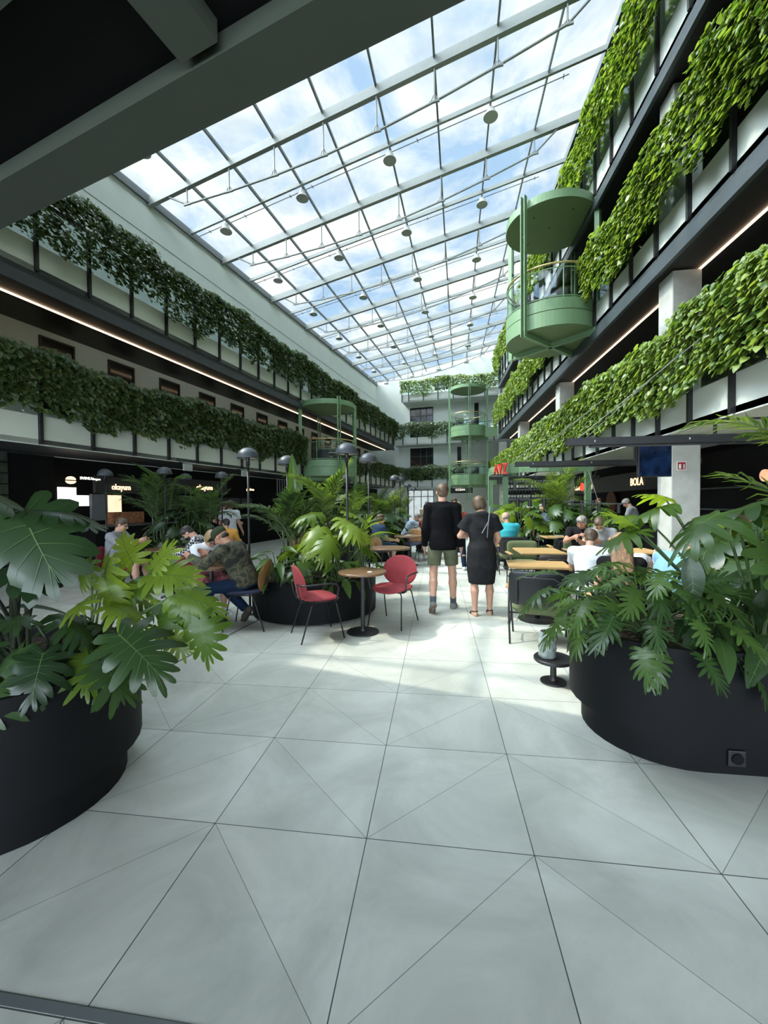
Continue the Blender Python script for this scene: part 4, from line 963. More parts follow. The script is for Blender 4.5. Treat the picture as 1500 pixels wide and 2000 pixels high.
T_XAN = [lobed(8, .20, lambda s: .40*(math.sin(PI*(.3+.5*s)))+.12*s, 125, 4, .50, .30, c_, .22, wav=.02, seed=20+k, jl=.24) for k, c_ in enumerate((.25, .5, .8, .4))]
def plain(w, curl=.4, fold=.25, n=8, wav=.0, pt=1.0):
    V = []; F = []
    for i in range(n+1):
        t = i/n; ww = w*math.sin(PI*min(.999, t**(.75*pt)*.97+.015))**.85*.5
        for j in range(5):
            s_ = (j-2)/2; x = s_*ww; V.append((x, t, fold*abs(x)-curl*t*t*.6+wav*math.sin(t*18)*abs(s_)))
    for i in range(n):
        for j in range(4): F.append((i*5+j, i*5+j+1, (i+1)*5+j+1, (i+1)*5+j))
    VN = [np.array([V[i*5+2] for i in range(n+1)])]
    for i in range(1, n-1):
        for s_ in (-1, 1): a_, b_ = np.array(V[i*5+2]), np.array(V[(i+1)*5+(0 if s_ < 0 else 4)]); VN.append(np.array([a_+(b_-a_)*t for t in (0, .45, .85)]))
    return np.array(V), np.array(F), VN
T_AGL = plain(.40, .55, .25, wav=.006); T_SPA = plain(.30, .6, .3); T_DRA = plain(.13, .7, .5); T_BAN = plain(.22, .1, .9, 10)
LM = dict(
    dark=leafmat('dark_leaf', (.012, .030, .010), (.035, .072, .018), .36, .22),
    mid=leafmat('mid_leaf', (.022, .055, .014), (.075, .14, .028), .33, .32),
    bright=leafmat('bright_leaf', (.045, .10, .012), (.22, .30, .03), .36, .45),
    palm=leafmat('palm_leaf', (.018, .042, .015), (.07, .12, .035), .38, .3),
    palmb=leafmat('palm_leaf_sunlit_tone', (.03, .07, .015), (.16, .22, .045), .38, .35),  # brighter copy of the palm leaf, sunlight put into its colour
    vein=mat('leaf_vein', (.06, .11, .03), .5),
    red=leafmat('reddish_leaf', (.30, .10, .03), (.35, .22, .04), .4, .3),
    stem=mat('green_stem', (.06, .10, .03), .6, var=.3), dstem=mat('dark_stem', (.03, .04, .02), .6, var=.3), canes=mat('palm_canes', (.10, .13, .05), .6, var=.3))
def BT(b_, t_, *zn, k=1.0):
    b_, t_ = np.array(b_, float), np.array(t_, float); d = t_-b_; l_ = np.linalg.norm(d); return tuple(b_)+tuple(d/l_)+(l_*k,)+tuple(zn)
def veins(T, pos, Y, Z, S, R, w0=.010):
    q = MB(); Ts = T if isinstance(T, list) else [T]
    for i in range(len(pos)):
        tm = Ts[i*7 % len(Ts)]; y = Y[i]/np.linalg.norm(Y[i]); x = np.cross(y, Z[i]); x /= np.linalg.norm(x); z = np.cross(x, y)
        for j, pl in enumerate(tm[2]):
            wv = w0*(1 if j == 0 else .45); m_ = len(pl); v = []
            for k, p in enumerate(pl):
                d = pl[min(k+1, m_-1)]-pl[max(k-1, 0)]; d = d/(np.linalg.norm(d)+1e-9); sd = np.array([d[1], -d[0], 0]); ww = wv*(1-.75*k/(m_-1))
                for off in (-1, 1): c = p+sd*ww*off+np.array([0, 0, .006]); v.append(pos[i]+S[i]*(x*c[0]+y*c[1]+z*c[2]))
            q.add(v, [(2*k, 2*k+1, 2*k+3, 2*k+2) for k in range(m_-1)])
    o = q.build('leaf_veins', LM['vein'], R); o['kind'] = 'stuff'
def petioles(q, base, tips, r0, r1, lift, n=6, g=None):
    for P, o in tips:
        B_ = np.array(base)+(g.normal(0, .03, 3)*[1, 1, 0] if g is not None else 0)
        mid = (B_+P)/2+np.array([0, 0, lift*np.linalg.norm(P-B_)])-.10*np.array([P[0]-B_[0], P[1]-B_[1], 0])
        t = np.linspace(0, 1, n)[:, None]; pts = (1-t)**2*B_+2*t*(1-t)*mid+t*t*P
        q.tube(list(pts), list(np.linspace(r0, r1, n)), 5, False)
def leafy(name, label, base, n, reach, hgt, size, T, mt, seed, az=(0, 2*PI), droop=(.1, .7), lift=.12, stem='stem', extra=(), rs=.007, cat='plant', group=None, jit=.25, vn=False):
    """extra = list of (px, py, pz, dirx, diry, dirz, size) hero leaves in world space"""
    g = np.random.default_rng(seed); base = np.array(base, float); P = []; Y = []; Z = []; S = []
    for i in range(n):
        a_ = az[0]+(az[1]-az[0])*((i*.618034) % 1)+g.normal(0, .12); e = (i+.5)/n; e = e+g.normal(0, .08)
        e = min(1, max(0, e)); r_ = reach[0]+(reach[1]-reach[0])*math.sin(e*PI/2); h_ = hgt[1]-(hgt[1]-hgt[0])*e**1.5+g.normal(0, .03)
        o = np.array([math.cos(a_), math.sin(a_), 0]); p = base+o*r_*(1+g.normal(0, .08))+np.array([0, 0, h_])
        d = droop[0]+(droop[1]-droop[0])*e+g.normal(0, .12)
        y = o*math.cos(d)+np.array([0, 0, -math.sin(d)])+g.normal(0, jit*.5, 3); z = np.array([0, 0, 1.])*math.cos(d*.6)+o*math.sin(d*.6)+g.normal(0, jit, 3)
        P.append(p); Y.append(y); Z.append(z); S.append(g.uniform(*size))
    for e in extra:
        P.append(np.array(e[:3], float)); y = np.array(e[3:6], float); Y.append(y); z = np.array([0, 0, 1.])+.35*np.array([y[0], y[1], 0])/(np.hypot(y[0], y[1])+1e-6)
        if len(e) > 7: z = np.array(e[7:10], float)
        Z.append(z); S.append(e[6])
    P, Y, Z, S = map(np.array, (P, Y, Z, S))
    R = thing(name, label, cat, tuple(base), 0, group)
    scatter('foliage', LM[mt], T, P-base, Y, Z, S, R)
    if vn: veins(T, P-base, Y, Z, S, R)
    q = MB(); petioles(q, (0, 0, 0), [(p-base, 0) for p in P], rs*1.5, rs*.7, lift, g=g); q.build('stems', LM[stem], R, True)
    return R
def palm(label, base, n, length, top, mt, seed, az=(0, 2*PI), canes=5, lw=.022, ll=.30, spread=.15, extra=(), lean=(.15, 1.15), nl=24):
    g = np.random.default_rng(seed); base = np.array(base, float)
    R = thing('palm', label, 'palm', tuple(base), 0); V = []; F = []; nv = 0; q = MB(); st = []
    fr = []
    for k in range(canes):
        a_ = g.uniform(0, 2*PI); r_ = spread*math.sqrt(g.random()); st.append((r_*math.cos(a_), r_*math.sin(a_), top*g.uniform(.3, .62)))
    for i in range(n):
        c = st[i % canes]; a_ = az[0]+(az[1]-az[0])*((i*.618034) % 1)+g.normal(0, .15); e = lean[0]+(lean[1]-lean[0])*((i*.382+.1) % 1)
        fr.append((c, a_, e, length*g.uniform(.75, 1.1)))
    for e in extra: fr.append(((e[0]-base[0], e[1]-base[1], e[2]-base[2]), e[3], e[4], e[5]))
    for c in st: q.tube([(c[0]*.5, c[1]*.5, 0), (c[0]*.8, c[1]*.8, c[2]*.5), c], [.016, .013, .010], 6, False)
    for c, a_, e, Lg in fr:
        o = np.array([math.cos(a_), math.sin(a_), 0]); up = np.array([0, 0, 1.]); side = np.cross(o, up)
        m_ = 9; pts = []; p = np.array(c, float); el = PI/2-e*.55
        for j in range(m_):
            pts.append(p.copy()); el_ = el-(e*.9+.35)*(j/(m_-1))**1.2*1.1
            p = p+(o*math.cos(el_)+up*math.sin(el_))*Lg/(m_-1)
        pts = np.array(pts); q.tube(list(pts), list(np.linspace(.008, .003, m_)), 5, False)
        for j in range(nl):
            t = .22+.78*(j+.5)/nl; x = t*(m_-1); i0 = min(m_-2, int(x)); b = pts[i0]+(pts[i0+1]-pts[i0])*(x-i0); tg = pts[i0+1]-pts[i0]; tg /= np.linalg.norm(tg)
            nr = np.cross(side, tg)
            l_ = ll*Lg*(.45+.75*math.sin(PI*min(.97, t*.92)))*g.uniform(.9, 1.1)
            for s_ in (-1, 1):
                dr = s_*side*(.85-.35*t)+tg*(.45+.45*t)+nr*.22+g.normal(0, .05, 3); dr /= np.linalg.norm(dr)
                wv = np.cross(dr, nr); wv /= np.linalg.norm(wv)
                cs = []
                for kk, (tt, ww) in enumerate(((0, .35), (.4, 1), (.75, .75), (1, .08))):
                    cc_ = b+dr*l_*tt-up*(l_*.55*tt*tt*(.5+.3*g.random())); cs += [cc_-wv*lw*ww/2, cc_+nr*lw*.18*ww, cc_+wv*lw*ww/2]
                V += cs
                for kk in range(3):
                    F += [(nv+3*kk, nv+3*kk+1, nv+3*kk+4, nv+3*kk+3), (nv+3*kk+1, nv+3*kk+2, nv+3*kk+5, nv+3*kk+4)]
                nv += 12
    rawobj('fronds', np.array(V), np.array(F), LM[mt], R, True); q.build('stems', LM['canes'], R, True); return R
SO = .66
# right foreground planter
leafy('philodendron', 'large bushy philodendron with many cut leaves at the left end of the right planter', (1.38, 2.88, SO), 46, (.12, .52), (.04, .42), (.17, .26), T_XAN, 'mid', 21, az=(1.2, 2*PI-.1), droop=(.0, .7), lift=.10, rs=.006, vn=True,
      extra=(BT((.71, 2.7, 1.0), (.50, 2.68, .93)), BT((.82, 2.7, .82), (.62, 2.66, .70)), BT((.78, 2.85, 1.08), (.56, 2.9, 1.06)), BT((.95, 2.65, 1.12), (.74, 2.55, 1.10)), BT((.92, 2.6, .95), (.76, 2.5, .86)), BT((1.1, 2.6, 1.18), (.90, 2.5, 1.2)), BT((1.0, 2.6, .84), (.88, 2.45, .72)), BT((1.3, 2.55, 1.14), (1.18, 2.4, 1.06))))
leafy('split_leaf_plant', 'tall split leaf plant with big pale ribbed leaves right of the philodendron', (1.85, 2.80, SO), 4, (.12, .4), (.5, .8), (.26, .34), T_PHI, 'bright', 22, az=(-.4, 1.6), droop=(-.1, .6), lift=.05, rs=.008, vn=True,
      extra=(BT((1.24, 2.7, 1.37), (1.0, 2.66, 1.31)), BT((1.22, 2.75, 1.38), (1.10, 2.72, 1.50)), BT((1.42, 2.7, 1.53), (1.18, 2.8, 1.50)), BT((1.36, 2.9, 1.45), (1.16, 2.95, 1.50)), BT((1.45, 2.8, 1.55), (1.34, 2.75, 1.62), k=1.4)))
leafy('split_leaf_plant', 'big ribbed grey-green split leaves at the upper right of the right planter', (1.95, 2.75, SO), 3, (.12, .3), (.5, .8), (.30, .36), T_PHI, 'mid', 27, az=(-.4, 1.0), droop=(0, .6), lift=.05, rs=.009, vn=True,
      extra=(BT((1.64, 2.6, 1.48), (1.34, 2.48, 1.38)), BT((1.70, 2.58, 1.49), (2.0, 2.48, 1.64), k=1.2), BT((1.86, 2.6, 1.30), (1.95, 2.45, 1.02), k=1.3), BT((1.9, 2.7, 1.52), (2.02, 2.6, 1.72), k=1.5)))
leafy('aglaonema', 'low plant with broad pointed leaves hanging over the front of the right planter', (1.58, 2.62, SO), 9, (.04, .16), (.08, .34), (.20, .28), T_AGL, 'dark', 23, droop=(.0, .8), lift=.1, vn=True,
      extra=(BT((1.56, 2.55, .88), (1.35, 2.46, .72), -.2, -.4, 1), BT((1.56, 2.55, .90), (1.61, 2.40, .78)), BT((1.65, 2.5, .88), (1.69, 2.36, .71)), BT((1.56, 2.5, .82), (1.68, 2.36, .64)), BT((1.48, 2.6, .87), (1.33, 2.5, .79)), BT((1.47, 2.6, 1.22), (1.48, 2.52, .93), -.2, -.95, .2), BT((1.71, 2.55, .98), (1.78, 2.4, .93))))
leafy('aglaonema', 'dense dark broad leaved plant at the right edge of the frame', (2.15, 2.72, SO), 24, (.05, .36), (.1, .56), (.24, .34), T_AGL, 'dark', 24, droop=(.0, .8), lift=.1, vn=True)
leafy('monstera', 'monstera with dark split leaves in the right planter behind the others', (2.55, 3.05, SO), 14, (.15, .6), (.3, .85), (.32, .46), T_MON, 'mid', 25, droop=(0, .8), lift=.08, rs=.01, vn=True)
palm('tall arching palm at the right edge reaching above the planter', (2.6, 2.85, SO), 5, 1.0, 1.25, 'palmb', 26, az=(3.0, 5.6), lean=(.6, 1.2), extra=((2.30, 2.72, 1.62, PI*1.0, .95, .85), (2.35, 2.7, 1.58, PI*.97, .8, .62)), nl=24, lw=.024)
# left foreground planter
leafy('monstera', 'monstera with huge glossy split leaves at the far left edge', (-2.35, 1.98, SO), 5, (.15, .3), (.3, .62), (.26, .34), T_MON, 'dark', 31, az=(2.6, 5.0), droop=(0, .8), lift=.08, rs=.010, stem='dstem', vn=True,
      extra=(BT((-2.03, 1.75, 1.53), (-1.77, 1.62, 1.27), .25, -.85, .5, k=1.15), BT((-2.04, 1.80, 1.53), (-1.78, 1.80, 1.57), k=1.1), BT((-2.02, 1.70, 1.54), (-2.2, 1.66, 1.68), k=1.3), BT((-2.06, 1.95, 1.52), (-1.82, 1.95, 1.47), k=1.1), BT((-2.12, 1.75, 1.25), (-1.84, 1.68, 1.23), .1, -.3, 1, k=1.1), BT((-2.25, 1.62, 1.36), (-2.3, 1.5, 1.12), .1, -.9, .3)))
leafy('philodendron', 'sprawling philodendron with bright cut leaves leaning over the walkway from left planter', (-1.98, 2.05, SO), 7, (.12, .36), (.06, .40), (.16, .22), T_PHI, 'bright', 32, az=(-1.0, 1.9), droop=(0, .7), lift=.10, rs=.006, vn=True,
      extra=(BT((-1.78, 2.0, 1.26), (-1.91, 2.0, 1.07), -.2, -.9, .4), BT((-1.72, 2.10, 1.22), (-1.83, 2.10, 1.38), 0, -.9, .4), BT((-1.63, 2.10, 1.16), (-1.36, 2.10, 1.17), -.1, -.75, .6), BT((-1.60, 2.1, 1.19), (-1.50, 2.1, 1.32), 0, -.8, .5), BT((-1.43, 2.05, 1.06), (-1.20, 2.05, 1.02), .1, -.7, .6), BT((-1.41, 2.05, 1.05), (-1.27, 2.0, .92), .2, -.7, .6), BT((-1.29, 2.05, .93), (-1.22, 2.0, .72), .3, -.8, .3),
             BT((-1.50, 2.0, .84), (-1.42, 2.0, 1.0), -.1, -.8, .5), BT((-1.44, 2.0, .85), (-1.33, 2.0, .76), 0, -.7, .6), BT((-1.81, 2.0, 1.15), (-1.72, 1.95, .97), .1, -.9, .4), BT((-1.89, 2.0, 1.25), (-1.98, 1.95, 1.12), -.1, -.9, .4), BT((-1.79, 2.1, 1.07), (-1.6, 2.1, 1.11), 0, -.7, .7)))
leafy('philodendron', 'dark leaved philodendron spilling over the rim of the left planter', (-1.98, 1.85, SO), 9, (.08, .28), (.02, .30), (.16, .24), T_PHI, 'dark', 33, az=(-2.4, 1.0), droop=(.2, .9), lift=.12, stem='dstem', vn=True,
      extra=(BT((-1.57, 1.80, .92), (-1.28, 1.73, .77), .1, -.5, .8), BT((-1.62, 1.75, .80), (-1.42, 1.68, .69)), BT((-2.0, 1.95, .96), (-1.74, 1.90, .86)), BT((-1.85, 1.6, .80), (-1.78, 1.5, .62))))
leafy('dracaena', 'thin stemmed plant with narrow dark leaves at the left edge', (-2.7, 1.7, SO), 16, (.05, .4), (.1, .5), (.3, .45), T_DRA, 'dark', 34, droop=(-.3, .5))
# middle planter
S2 = .48
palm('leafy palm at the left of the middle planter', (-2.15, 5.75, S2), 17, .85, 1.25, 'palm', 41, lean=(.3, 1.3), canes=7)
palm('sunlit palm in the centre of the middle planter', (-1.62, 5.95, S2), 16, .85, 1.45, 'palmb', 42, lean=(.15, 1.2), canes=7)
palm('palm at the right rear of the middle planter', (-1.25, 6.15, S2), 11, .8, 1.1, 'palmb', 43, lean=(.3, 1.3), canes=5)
leafy('split_leaf_plant', 'bright split leaf plant at the front right of the middle planter', (-1.4, 5.35, S2), 15, (.12, .42), (.35, .95), (.26, .38), T_PHI, 'bright', 44, droop=(0, .7), lift=.08,
      extra=((-1.42, 5.1, 1.12, -.4, -.75, -.25, .36), (-1.15, 5.1, 1.3, .5, -.6, -.1, .34)))
leafy('peace_lily', 'low leafy plant at the front left of the middle planter', (-2.15, 5.25, S2), 24, (.06, .32), (.06, .46), (.20, .34), T_SPA, 'mid', 45, droop=(-.1, .8))
leafy('peace_lily', 'low dark leafy plant at the front centre of the middle planter', (-1.72, 5.12, S2), 20, (.05, .25), (.05, .34), (.16, .26), T_AGL, 'dark', 46, droop=(0, .8))
leafy('calathea', 'low broad leaved plant beside the walnut table', (-1.25, 5.15, S2), 18, (.05, .26), (.05, .36), (.16, .26), T_AGL, 'mid', 47, droop=(0, .9), extra=((-1.33, 4.98, .52, -.1, -.6, -.9, .17),))
leafy('dracaena', 'upright plant with long pointed leaves at the right of the middle planter', (-1.08, 5.6, S2), 22, (.03, .2), (.2, .72), (.30, .46), T_DRA, 'bright', 48, droop=(-.9, .3), lift=.02)
leafy('banana_plant', 'single tall rolled banana leaf rising above the middle planter', (-2.15, 6.0, S2), 1, (.02, .03), (.9, .95), (.4, .42), T_BAN, 'mid', 49, droop=(-1.3, -1.2), jit=.05,
      extra=((-2.16, 5.98, 1.50, -.03, -.05, 1, .82, .35, -.9, 0), (-2.16, 5.98, 1.50, -.10, -.05, .95, .42, -.5, -.8, 0)), rs=.012)
# left palm planter
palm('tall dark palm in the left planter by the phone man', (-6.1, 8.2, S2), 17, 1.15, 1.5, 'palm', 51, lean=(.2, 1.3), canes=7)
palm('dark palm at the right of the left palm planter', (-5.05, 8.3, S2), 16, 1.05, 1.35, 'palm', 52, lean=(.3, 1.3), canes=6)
leafy('monstera', 'dark monstera under the left palms', (-5.3, 7.9, S2), 22, (.15, .6), (.2, .95), (.26, .38), T_MON, 'dark', 53, droop=(0, .8))
leafy('banana_plant', 'tall narrow banana leaves above the left palms', (-5.9, 8.1, S2), 2, (.2, .4), (1.5, 1.6), (.4, .5), T_BAN, 'mid', 54, droop=(-.2, .2), extra=((-5.75, 8.0, 1.92, -.62, -.2, .6, .85), (-5.2, 8.0, 1.75, .7, -.2, .35, .5)))
leafy('peace_lily', 'low leafy plant at the front of the left palm planter', (-5.6, 7.75, S2), 26, (.1, .6), (.05, .45), (.25, .36), T_SPA, 'dark', 55, droop=(0, .8))
# planters down the hall
for k, (x, y, lab) in enumerate(((-1.85, 11.6, 'second'), (-1.9, 16.5, 'third'))):
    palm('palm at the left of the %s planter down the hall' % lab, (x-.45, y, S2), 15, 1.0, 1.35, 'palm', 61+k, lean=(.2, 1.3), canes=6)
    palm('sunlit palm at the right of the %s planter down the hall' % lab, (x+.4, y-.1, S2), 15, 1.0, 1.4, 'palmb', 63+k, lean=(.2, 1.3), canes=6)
    leafy('monstera', 'monstera at the front of the %s planter down the hall' % lab, (x+.1, y-.5, S2), 24, (.15, .7), (.15, .9), (.3, .42), T_MON, 'mid', 65+k, droop=(0, .8))
    leafy('peace_lily', 'leafy plants low in the %s planter down the hall' % lab, (x, y-.4, S2), 30, (.1, .8), (.05, .4), (.25, .36), T_SPA, 'dark', 67+k, droop=(0, .8))
# kiosk planter
S3 = .54
palm('tall palm in front of the bottle shelves of the kiosk', (3.2, 11.35, S3), 20, 1.25, 1.5, 'palmb', 71, lean=(.15, 1.2), canes=6)
leafy('monstera', 'bright monstera at the left of the kiosk planter', (2.15, 11.2, S3), 30, (.2, .75), (.2, 1.0), (.30, .46), T_MON, 'bright', 72, droop=(0, .8))
leafy('monstera', 'darker monstera in the middle of the kiosk planter', (2.95, 11.1, S3), 30, (.2, .75), (.2, .95), (.30, .44), T_MON, 'mid', 73, droop=(0, .8))
leafy('split_leaf_plant', 'split leaf plant at the right of the kiosk planter', (3.75, 11.1, S3), 28, (.2, .75), (.2, .95), (.28, .40), T_PHI, 'mid', 74, droop=(0, .8))
leafy('bromeliad', 'reddish bromeliad above the kiosk planter foliage', (2.75, 11.5, S3), 10, (.05, .2), (.95, 1.15), (.18, .28), T_DRA, 'red', 75, droop=(-.9, .2))
leafy('peace_lily', 'low leaves along the front of the kiosk planter', (2.9, 10.98, S3), 46, (.2, 1.0), (.05, .4), (.2, .3), T_SPA, 'mid', 76, droop=(0, .8))
leafy('potted_shrub', 'small bright leafy shrub behind the man in the black t-shirt', (3.9, 10.6, .0), 26, (.1, .45), (.7, 1.25), (.14, .22), T_SPA, 'bright', 77, droop=(0, .8))
# ---------------------------------------------------------------- people: continuous bodies grown from distance fields
def nets(d, org, h):
    s = d < 0; nx, ny, nz_ = d.shape
    c = np.zeros((nx-1, ny-1, nz_-1), np.int8)
    for i in (0, 1):
        for j in (0, 1):
            for k in (0, 1): c += s[i:nx-1+i, j:ny-1+j, k:nz_-1+k]
    act = (c > 0) & (c < 8); I = np.argwhere(act); idx = -np.ones(act.shape, np.int64); idx[act] = np.arange(len(I))
    acc = np.zeros((len(I), 3)); cnt = np.zeros(len(I))
    cor = [(i, j, k) for i in (0, 1) for j in (0, 1) for k in (0, 1)]
    for a_ in cor:
        for ax in range(3):
            if a_[ax]: continue
            b_ = list(a_); b_[ax] = 1
            d0 = d[I[:, 0]+a_[0], I[:, 1]+a_[1], I[:, 2]+a_[2]]; d1 = d[I[:, 0]+b_[0], I[:, 1]+b_[1], I[:, 2]+b_[2]]
            mk = (d0 < 0) != (d1 < 0); t = np.where(mk, d0/(d0-d1+1e-12), 0); p = np.tile(np.array(a_, float), (len(I), 1)); p[:, ax] += t
            acc += p*mk[:, None]; cnt += mk
    V = org+(I+acc/np.maximum(cnt, 1)[:, None])*h
    F = []
    for ax in range(3):
        s0 = [slice(None)]*3; s1 = [slice(None)]*3; s0[ax] = slice(0, -1); s1[ax] = slice(1, None)
        ch = s[tuple(s0)] != s[tuple(s1)]; E = np.argwhere(ch); u_, v_ = (ax+1) % 3, (ax+2) % 3
        E = E[(E[:, u_] > 0) & (E[:, v_] > 0) & (E[:, u_] < d.shape[u_]-1) & (E[:, v_] < d.shape[v_]-1)]
        def cell(du, dv):
            q_ = E.copy(); q_[:, u_] -= du; q_[:, v_] -= dv; return idx[q_[:, 0], q_[:, 1], q_[:, 2]]
        f = np.stack([cell(1, 1), cell(0, 1), cell(0, 0), cell(1, 0)], 1)
        ins = s[E[:, 0], E[:, 1], E[:, 2]]; f[~ins] = f[~ins][:, ::-1]; F.append(f)
    return V, np.concatenate(F)
def sdf_mesh(name, prims, h, mt, parent=None):
    lo = np.min([p[1] for p in prims if p[0] > 0], 0)-3*h; hi = np.max([p[2] for p in prims if p[0] > 0], 0)+3*h
    n = np.ceil((hi-lo)/h).astype(int)+1; d = np.full(n, 9., np.float32)
    for sg, plo, phi, fn, k in prims:
        m_ = k+3*h; i0 = np.clip(((plo-m_-lo)/h).astype(int), 0, n-1); i1 = np.clip(((phi+m_-lo)/h).astype(int)+2, 1, n)
        ax = [lo[a_]+h*np.arange(i0[a_], i1[a_]) for a_ in range(3)]
        P = np.stack(np.meshgrid(*ax, indexing='ij'), -1); e = fn(P)
        sl = tuple(slice(i0[a_], i1[a_]) for a_ in range(3)); c = d[sl]
        if sg > 0:
            if k > 0: hh = np.clip(.5+.5*(c-e)/k, 0, 1); d[sl] = np.where(c > 8, e, c*(1-hh)+e*hh-k*hh*(1-hh))
            else: d[sl] = np.minimum(c, e)
        else: d[sl] = np.maximum(c, -e)
    V, F = nets(d, lo, h); return rawobj(name, V, F, mt, parent, True)
def cone(a, b, ra, rb, k=.02):
    a = np.array(a, float); b = np.array(b, float); ba = b-a; L2 = ba@ba+1e-9
    def fn(P):
        t = np.clip(((P-a)@ba)/L2, 0, 1)[..., None]; return np.linalg.norm(P-(a+t*ba), axis=-1)-(ra+(rb-ra)*t[..., 0])
    r = max(ra, rb); return (1, np.minimum(a, b)-r, np.maximum(a, b)+r, fn, k)
def ell(c, r, Rm=None, k=.02, sg=1):
    c = np.array(c, float); r = np.array(r, float); Rm = np.eye(3) if Rm is None else Rm
    def fn(P): q = ((P-c)@Rm)/r; l_ = np.linalg.norm(q, axis=-1); return (l_-1)*r.min()
    m_ = r.max(); return (sg, c-m_, c+m_, fn, k)
def loft(a, b, prof, side, k=.02, bend=None, thick=None):
    """elliptical tube from a to b; prof = [(t, rx, ry)], side = lateral axis"""
    a = np.array(a, float); b = np.array(b, float); ax = b-a; L_ = np.linalg.norm(ax); ax = ax/L_; X = np.array(side, float); X = X-ax*(X@ax); X /= np.linalg.norm(X); Y = np.cross(ax, X)
    T = [p[0] for p in prof]; RX = [p[1] for p in prof]; RY = [p[2] for p in prof]; m_ = max(RX+RY)
    def fn(P):
        q = P-a; t = q@ax/L_; x = q@X; y = q@Y; tc_ = np.clip(t, 0, 1); rx = np.interp(tc_, T, RX); ry = np.interp(tc_, T, RY)
        e = (np.sqrt((x/rx)**2+(y/ry)**2+1e-9)-1)*np.minimum(rx, ry)
        if thick: e = np.maximum(e, -(e+thick))
        return np.maximum(e, (np.abs(t-.5)-.5)*L_)
    return (1, np.minimum(a, b)-m_, np.maximum(a, b)+m_, fn, k)
def rotx(a): c, s = math.cos(a), math.sin(a); return np.array([[1, 0, 0], [0, c, -s], [0, s, c]])
def roty(a): c, s = math.cos(a), math.sin(a); return np.array([[c, 0, s], [0, 1, 0], [-s, 0, c]])
def rotz(a): c, s = math.cos(a), math.sin(a); return np.array([[c, -s, 0], [s, c, 0], [0, 0, 1]])
D_ = math.radians
SK = mat('skin', (.50, .28, .19), .55, var=.06, scale=10); SK2 = mat('tanned_skin', (.42, .21, .13), .55, var=.06, scale=10)
def hairm(n, c): return mat(n, c, .5, var=.6, scale=55, stretch=(1, 1, .15), bump=.6)
HB = hairm('brown_hair', (.075, .045, .022)); HD = hairm('dark_hair', (.025, .018, .013)); HL = hairm('blonde_hair', (.26, .17, .075)); HG = hairm('grey_hair', (.22, .20, .18)); HM = hairm('light_brown_hair', (.085, .052, .026))
EYE_ = mat('eye', (.05, .035, .03), .2); DK = mat('dark_frame', (.01, .01, .01), .3)
